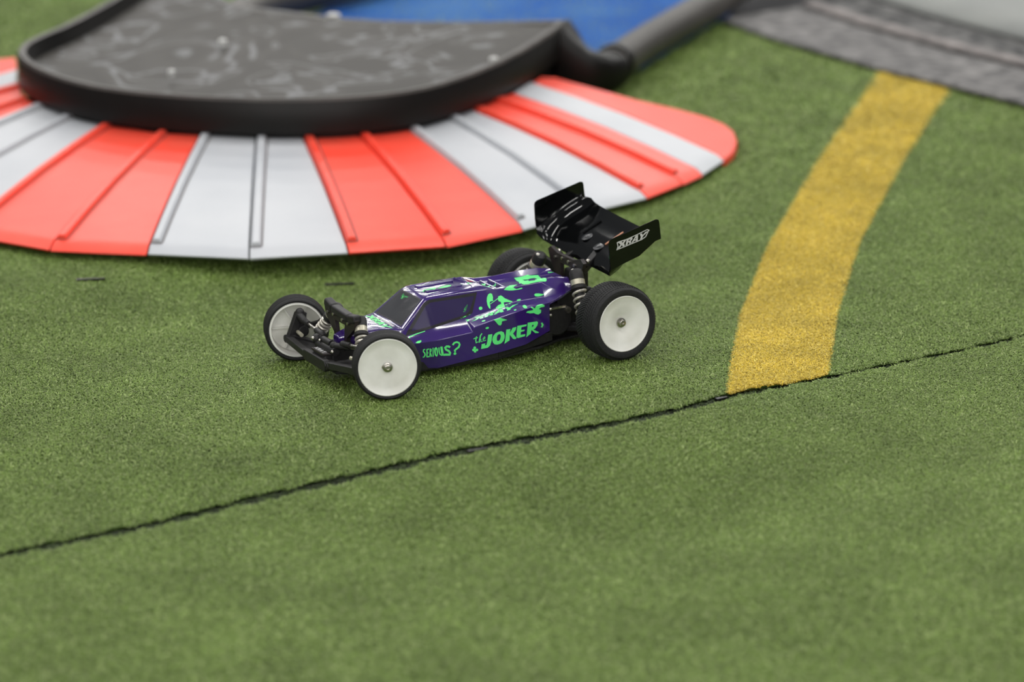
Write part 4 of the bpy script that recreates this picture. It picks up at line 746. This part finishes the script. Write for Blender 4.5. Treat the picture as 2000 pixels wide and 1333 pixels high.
def tower(x, top, half, low, name, thick=.0045, hole=True):
    mb = MB(); z1, z0 = top, low
    outer = [(-half, z1 - .004), (-half + .006, z1), (-half * .45, z1 - .0045), (half * .45, z1 - .0045), (half - .006, z1), (half, z1 - .004), (half - .004, z1 - .014), (.016, z0 + .012), (.014, z0), (-.014, z0), (-.016, z0 + .012), (-half + .004, z1 - .014)]
    inner = [(-.012, z1 - .014), (.012, z1 - .014), (.009, z0 + .006), (-.009, z0 + .006)]
    ol, il = len(outer), len(inner)
    for xx, up in ((x, False), (x + thick, True)):
        lo = [[Vector((p[0], p[1], 0)) for p in outer], [Vector((p[0], p[1], 0)) for p in inner]]
        tr = tessellate_polygon(lo); mb.add([(xx, p[0], p[1]) for p in outer + inner], [tuple(t_) if up else tuple(reversed(t_)) for t_ in tr])
    n0 = len(mb.v) - 2 * (ol + il)
    for i in range(ol): j = (i + 1) % ol; mb.f.append((n0 + i, n0 + j, n0 + j + ol + il, n0 + i + ol + il)); mb.m.append(0)
    for i in range(il): j = (i + 1) % il; a = n0 + ol; mb.f.append((a + j, a + i, a + i + ol + il, a + j + ol + il)); mb.m.append(0)
    o = mb.build(name, M_GRAPH, car); P(o, SPR); return o
tf = tower(.2770, .0740, .0385, .0340, 'front_shock_tower')
mb = MB(); Zt = .0745
for a, b in (((-.0375, Zt + .0005), (-.020, Zt - .004)), ((-.020, Zt - .004), (.020, Zt - .006)), ((.020, Zt - .006), (.0375, Zt - .003))):
    mb.bar((.2780, a[0], a[1]), (.2780, b[0], b[1]), .0105, .0095)
tg = mb.build('tower_guard', M_BK, tf, smooth=True, bevel=.003, seg=3)
for y_, z_ in ((-.026, .066), (-.012, .0665), (.010, .0655), (.024, .0645)): mb = MB(); mb.cyl((.2815, y_, z_), (.2845, y_, z_), .0017, n=10); mb.build('screw', M_STEEL, tf, smooth=True)
tr_ = tower(-.0010, .0975, .0400, .0480, 'rear_shock_tower')
for y_, z_ in ((-.022, .088), (.022, .088), (-.006, .090), (.008, .089)): mb = MB(); mb.cyl((.0030, y_, z_), (.0055, y_, z_), .0018, n=10); mb.build('screw', M_STEEL, tr_, smooth=True)

def shock(top, bot, r, name, capcol=None):
    top, bot = Vector(top), Vector(bot); d = (bot - top).normalized(); L = (bot - top).length
    mb = MB(); mb.lathe(top - d * .002, bot, [(0, r * .5), (.0012, r * .85), (.004, r), (.012, r), (.0125, r * .92)], 24)
    s_ = 0
    mb.lathe(top + d * .0120, bot, [(0, r * .6), (.0044, r * .6), (.0046, r * .9), (.0055, r * 1.16), (.0087, r * 1.16), (.0095, r * .95)], 24)
    s = mb.build(name, M_BK, car, smooth=True); P(s, SPR); mb = MB()
    mb.lathe(top + d * (L - .010), bot, [(0, r * .9), (.003, r * .95), (.0045, r * .5), (.010, r * .45)], 20)
    mb.build('spring_seat', M_BK, s, smooth=True)
    c = MB(); c.lathe(top + d * .0104, bot, [(0, r * .97), (.0002, r * 1.02), (.006, r * 1.02), (.0062, r * .95)], 24); c.build('collar', M_COLLAR, s, smooth=True)
    p = MB(); p.cyl(top + d * .016, bot - d * .006, r * .72, r * .70, 16); p.build('shock_body', M_BK, s, smooth=True)
    sp = []; u = d.orthogonal().normalized(); w = d.cross(u); tn = 4.8
    L0, L1_ = .0215, L - .0085
    for k in range(120):
        t_ = k / 119; a = t_ * tn * 2 * math.pi; sp.append(top + d * (L0 + (L1_ - L0) * t_) + (u * math.cos(a) + w * math.sin(a)) * r * .90)
    m2 = MB(); m2.tube(sp, .00150, 8); m2.build('spring', M_SPRING, s, smooth=True)
    b_ = MB(); b_.ball(top + Vector((.0035, 0, .0005)), .0028, n=10); b_.build('ball_screw', M_STEEL, s, smooth=True)
    return s
for s in (1, -1):
    shock((.0130, s * .0400, .0870), (.0200, s * .0720, .0330), .0078, 'rear_shock')
    shock((.2700, s * .0275, .0690), (.2835, s * .0590, .0300), .0068, 'front_shock')

# -- rear end
mb = MB(); mb.box((.004, 0, .036), (.046, .044, .048)); mb.box((-.022, 0, .030), (.016, .036, .034)); mb.box((.034, 0, .028), (.03, .05, .036)); mb.box((-.010, 0, .062), (.016, .030, .03))
gb = mb.build('gearbox', M_BK, car, bevel=.003, smooth=True); P(gb, SPR)
mb = MB(); mb.cyl((.036, -.010, .034), (.036, .040, .034), .0165, n=32); mo = mb.build('motor', M_BK, car, smooth=True, bevel=.001); P(mo, SPR)
mb = MB(); mb.bar((.0480, .0455, .0505), (.0260, .0375, .0485), .003, .0022); mb.cyl((.0235, .030, .0445), (.0235, .042, .0445), .0036, n=14); mb.ball((.0485, .046, .0435), .0018, n=8); mb.ball((.0485, .0455, .0500), .0018, n=8)
br = mb.build('motor_bracket', M_STEEL, car, smooth=True); P(br, SPR)
for s in (1, -1):
    mb = MB()
    mb.bar((.014, s * .024, .0190), (.006, s * .090, .0280), .026, .0055, w2=.014); mb.cyl((.030, s * .024, .0190), (-.022, s * .024, .0190), .0042, n=14); mb.cyl((.016, s * .090, .0285), (-.010, s * .090, .0285), .0045, n=14)
    mb.build('suspension_arm', M_BK, car, bevel=.001)
    mb = MB(); mb.box((.001, s * .0875, .0400), (.018, .010, .030)); mb.cyl((0, s * .080, zr), (0, s * .100, zr), .0085, n=20); mb.bar((.001, s * .0875, .053), (.010, s * .086, .058), .006, .006)
    hb = mb.build('hub_carrier', M_BK, car, bevel=.0015, smooth=True)
    mb = MB(); mb.cyl((0, s * .022, .0370), (0, s * .116, zr), .0026, n=12); mb.build('drive_shaft', M_STEEL, hb, smooth=True)
    link_rod((.006, s * .028, .0600), (.006, s * .085, .0570))
    mb = MB(); mb.bar((-.0030, s * .0260, .0780), (-.0330, s * .0180, .0985), .007, .0075, w2=.010); mb.cyl((-.0050, s * .0300, .0900), (-.0090, s * .0300, .0860), .004, n=12)
    mb.build('wing_mount', M_BK, car, bevel=.0015, smooth=True)
    mb = MB(); mb.ball((-.0080, s * .0330, .0915), .0028, n=8); mb.build('screw', M_STEEL, car.children[-1], smooth=True)

# -- rear wing
YS = [(-.0840, .0180), (-.0820, .0105), (-.0765, .0042), (-.0680, .0012), (-.0560, .0000), (-.02, -.0006), (.02, -.0006), (.0560, .0000), (.0680, .0012), (.0765, .0042), (.0820, .0105), (.0840, .0180)]
XS = [(-.0145, .0877), (-.0200, .0945), (-.0270, .1020), (-.0350, .1080), (-.0450, .1128), (-.0550, .1172), (-.0630, .1218), (-.0705, .1275)]
vs = []; fs = []
for (x, z) in XS:
    for (y, dz) in YS:
        e_ = abs(y) / .084; vs.append((x + ((.0110 if abs(y) > .081 else .0060 if abs(y) > .07 else .0020 if abs(y) > .06 else 0) if x > -.0165 else .0050 * (abs(y) > .081) if x > -.022 else .0085 if x < -.07 and abs(y) > .081 else 0), y, z + dz - (.004 if x < -.07 and abs(y) > .081 else 0)))
nY = len(YS)
for j in range(len(XS) - 1):
    for k in range(nY - 1): fs.append((j * nY + k, j * nY + k + 1, (j + 1) * nY + k + 1, (j + 1) * nY + k))
n0 = len(vs); vs += [(v[0], v[1], v[2] - .0012) for v in vs]; M2 = n0
fs += [tuple(i + M2 for i in reversed(f)) for f in fs]
bd = [k for k in range(nY)] + [j * nY + nY - 1 for j in range(1, len(XS))] + [(len(XS) - 1) * nY + k for k in range(nY - 2, -1, -1)] + [j * nY for j in range(len(XS) - 2, 0, -1)]
for i in range(len(bd)): a, b_ = bd[i], bd[(i + 1) % len(bd)]; fs.append((b_, a, a + M2, b_ + M2))
wing = mobj('rear_wing', vs, fs, M_WINGM, car, smooth=True, angle=50); P(wing, WNG); wing['label'] = 'glossy black rear wing'
# long rounded ribs pressed into the wing floor
PLT = [(-.0040, .1005), (-.0022, .1150), (-.0012, .1310), (-.0022, .1340), (-.0050, .1358), (-.0605, .1502), (-.0635, .1494), (-.0645, .1470), (-.0672, .1272), (-.0600, .1255), (-.0400, .1115)]
for s in (1, -1):
    mb = MB(); mb.prism(PLT, 1, s * .0842 - .0007, s * .0842 + .0007)
    mb.build('end_plate', M_WINGM, wing, bevel=.0003)
def wing_z(x, y):
    xs_, zs_ = zip(*sorted(XS)); ys_, dz_ = zip(*YS); return float(np.interp(x, xs_, zs_) + np.interp(y, ys_, dz_))
for y_, m_ in ((-.030, M_WINGM), (.020, mat('copper_rod', lin(196, 140, 110), .35, metal=.4))):
    mb = MB(); a = (-.034, y_, wing_z(-.034, y_) + .0011); b_ = (-.057, y_, wing_z(-.057, y_) + .0011)
    mb.cyl(a, b_, .0011 if y_ < 0 else .0010, n=10); o = mb.build('wing_rib', m_, wing, smooth=True)
    if y_ > 0: o['label'] = 'thin copper coloured rod'
for y_, x_ in ((-.019, -.0330), (.013, -.0300)):
    z_ = wing_z(x_, y_); nrm = Vector((.39, 0, .92)).normalized(); c = Vector((x_, y_, z_ + .0002))
    mb = MB(); mb.lathe(c, c + nrm, [(0, .0068), (.0006, .0068), (.0010, .0060), (.0011, .0024), (.0018, .0020), (.0018, .0001)], 24)
    mb.build('wing_button', mat('smoke_grey_button', lin(34, 36, 40), .3), wing, smooth=True)

def flat_print(shapes, y, name, m, parent):
    mb = MB()
    for poly, holes in shapes:
        loops = [[Vector((p[0], p[1], 0)) for p in L] for L in [poly] + holes]
        mb.add([(p[0], y, p[1]) for L in [poly] + holes for p in L], [tuple(t_) for t_ in tessellate_polygon(loops)])
    return mb.build(name, m, parent)
WTXT = [([(-0.01256, 0.13052), (-0.01702, 0.13148), (-0.01821, 0.12962), (-0.02067, 0.13227), (-0.02351, 0.13288), (-0.02019, 0.129), (-0.02122, 0.12583), (-0.01866, 0.12522), (-0.01763, 0.12737), (-0.01504, 0.12438), (-0.01128, 0.12349), (-0.01578, 0.12788), (-0.01435, 0.12943)], []), ([(-0.02193, 0.12599), (-0.02363, 0.13291), (-0.03013, 0.13431), (-0.03094, 0.13333), (-0.0304, 0.13168), (-0.02887, 0.13031), (-0.02909, 0.12768), (-0.02683, 0.12715), (-0.02641, 0.12937), (-0.02525, 0.1291), (-0.02456, 0.12661)], [[(-0.02551, 0.13059), (-0.02772, 0.13108), (-0.02809, 0.13232), (-0.02585, 0.13183)]]), ([(-0.02919, 0.1277), (-0.03472, 0.1353), (-0.03774, 0.13595), (-0.0375, 0.12966), (-0.03501, 0.12907), (-0.03504, 0.1302), (-0.03274, 0.12967), (-0.03184, 0.12832)], [[(-0.03371, 0.13115), (-0.03511, 0.13147), (-0.03527, 0.1334)]]), ([(-0.04003, 0.13025), (-0.04128, 0.133), (-0.03989, 0.13641), (-0.04282, 0.13705), (-0.04339, 0.13483), (-0.04707, 0.13796), (-0.05279, 0.13919), (-0.04873, 0.13698), (-0.04409, 0.13363), (-0.04275, 0.13089)], [])]
WRING = [([(-0.01059, 0.12217), (-0.01207, 0.12652), (-0.01089, 0.13111), (-0.01352, 0.132), (-0.02259, 0.13323), (-0.03654, 0.13694), (-0.04911, 0.14085), (-0.05195, 0.13969), (-0.04786, 0.13215), (-0.04228, 0.1294), (-0.01742, 0.12359)], [[(-0.01183, 0.12339), (-0.01332, 0.12634), (-0.0123, 0.1299), (-0.01424, 0.13089), (-0.02288, 0.13218), (-0.03683, 0.13601), (-0.04913, 0.13984), (-0.05055, 0.13913), (-0.04686, 0.13293), (-0.04198, 0.13046), (-0.0174, 0.12461)]])]
for y_ in (.08500, ):
    flat_print(WTXT, y_, 'wing_lettering', M_SILV, wing)['label'] = 'silver block lettering on the near end plate'
    flat_print(WRING, y_, 'lettering_outline', M_SILV, wing)['label'] = 'thin silver outline around the lettering'
# small silver lettering lying on the brace plate between the front arms
XR = {'X': [(0, 1), (.3, 1), (.5, .68), (.7, 1), (1, 1), (.7, .5), (1, 0), (.7, 0), (.5, .35), (.3, 0), (0, 0), (.3, .5)], 'R': [(0, 0), (0, 1), (.85, 1), (1, .8), (1, .6), (.8, .42), (1, 0), (.68, 0), (.52, .36), (.32, .36), (.32, 0)],
      'A': [(0, 0), (.35, 1), (.65, 1), (1, 0), (.7, 0), (.62, .22), (.38, .22), (.3, 0)], 'Y': [(.34, 0), (.34, .4), (0, 1), (.32, 1), (.5, .66), (.68, 1), (1, 1), (.66, .4), (.66, 0)]}
mb = MB()
for i, c in enumerate('XRAY'):
    L = [Vector((.3015 + .0042 * (1 - v), -.0130 + (i + .06 + u * .88) * .0062, 0)) for u, v in XR[c]]
    L = [Vector((.3030 + .0048 * (1 - v), -.0130 + (i + .06 + u * .88) * .0062, .03275)) for u, v in XR[c]]
    mb.add(L, [tuple(t_) for t_ in tessellate_polygon([[Vector((p.x, p.y, 0)) for p in L]])])
o = mb.build('plate_lettering', M_SILV, pl); o['label'] = 'tiny silver lettering'
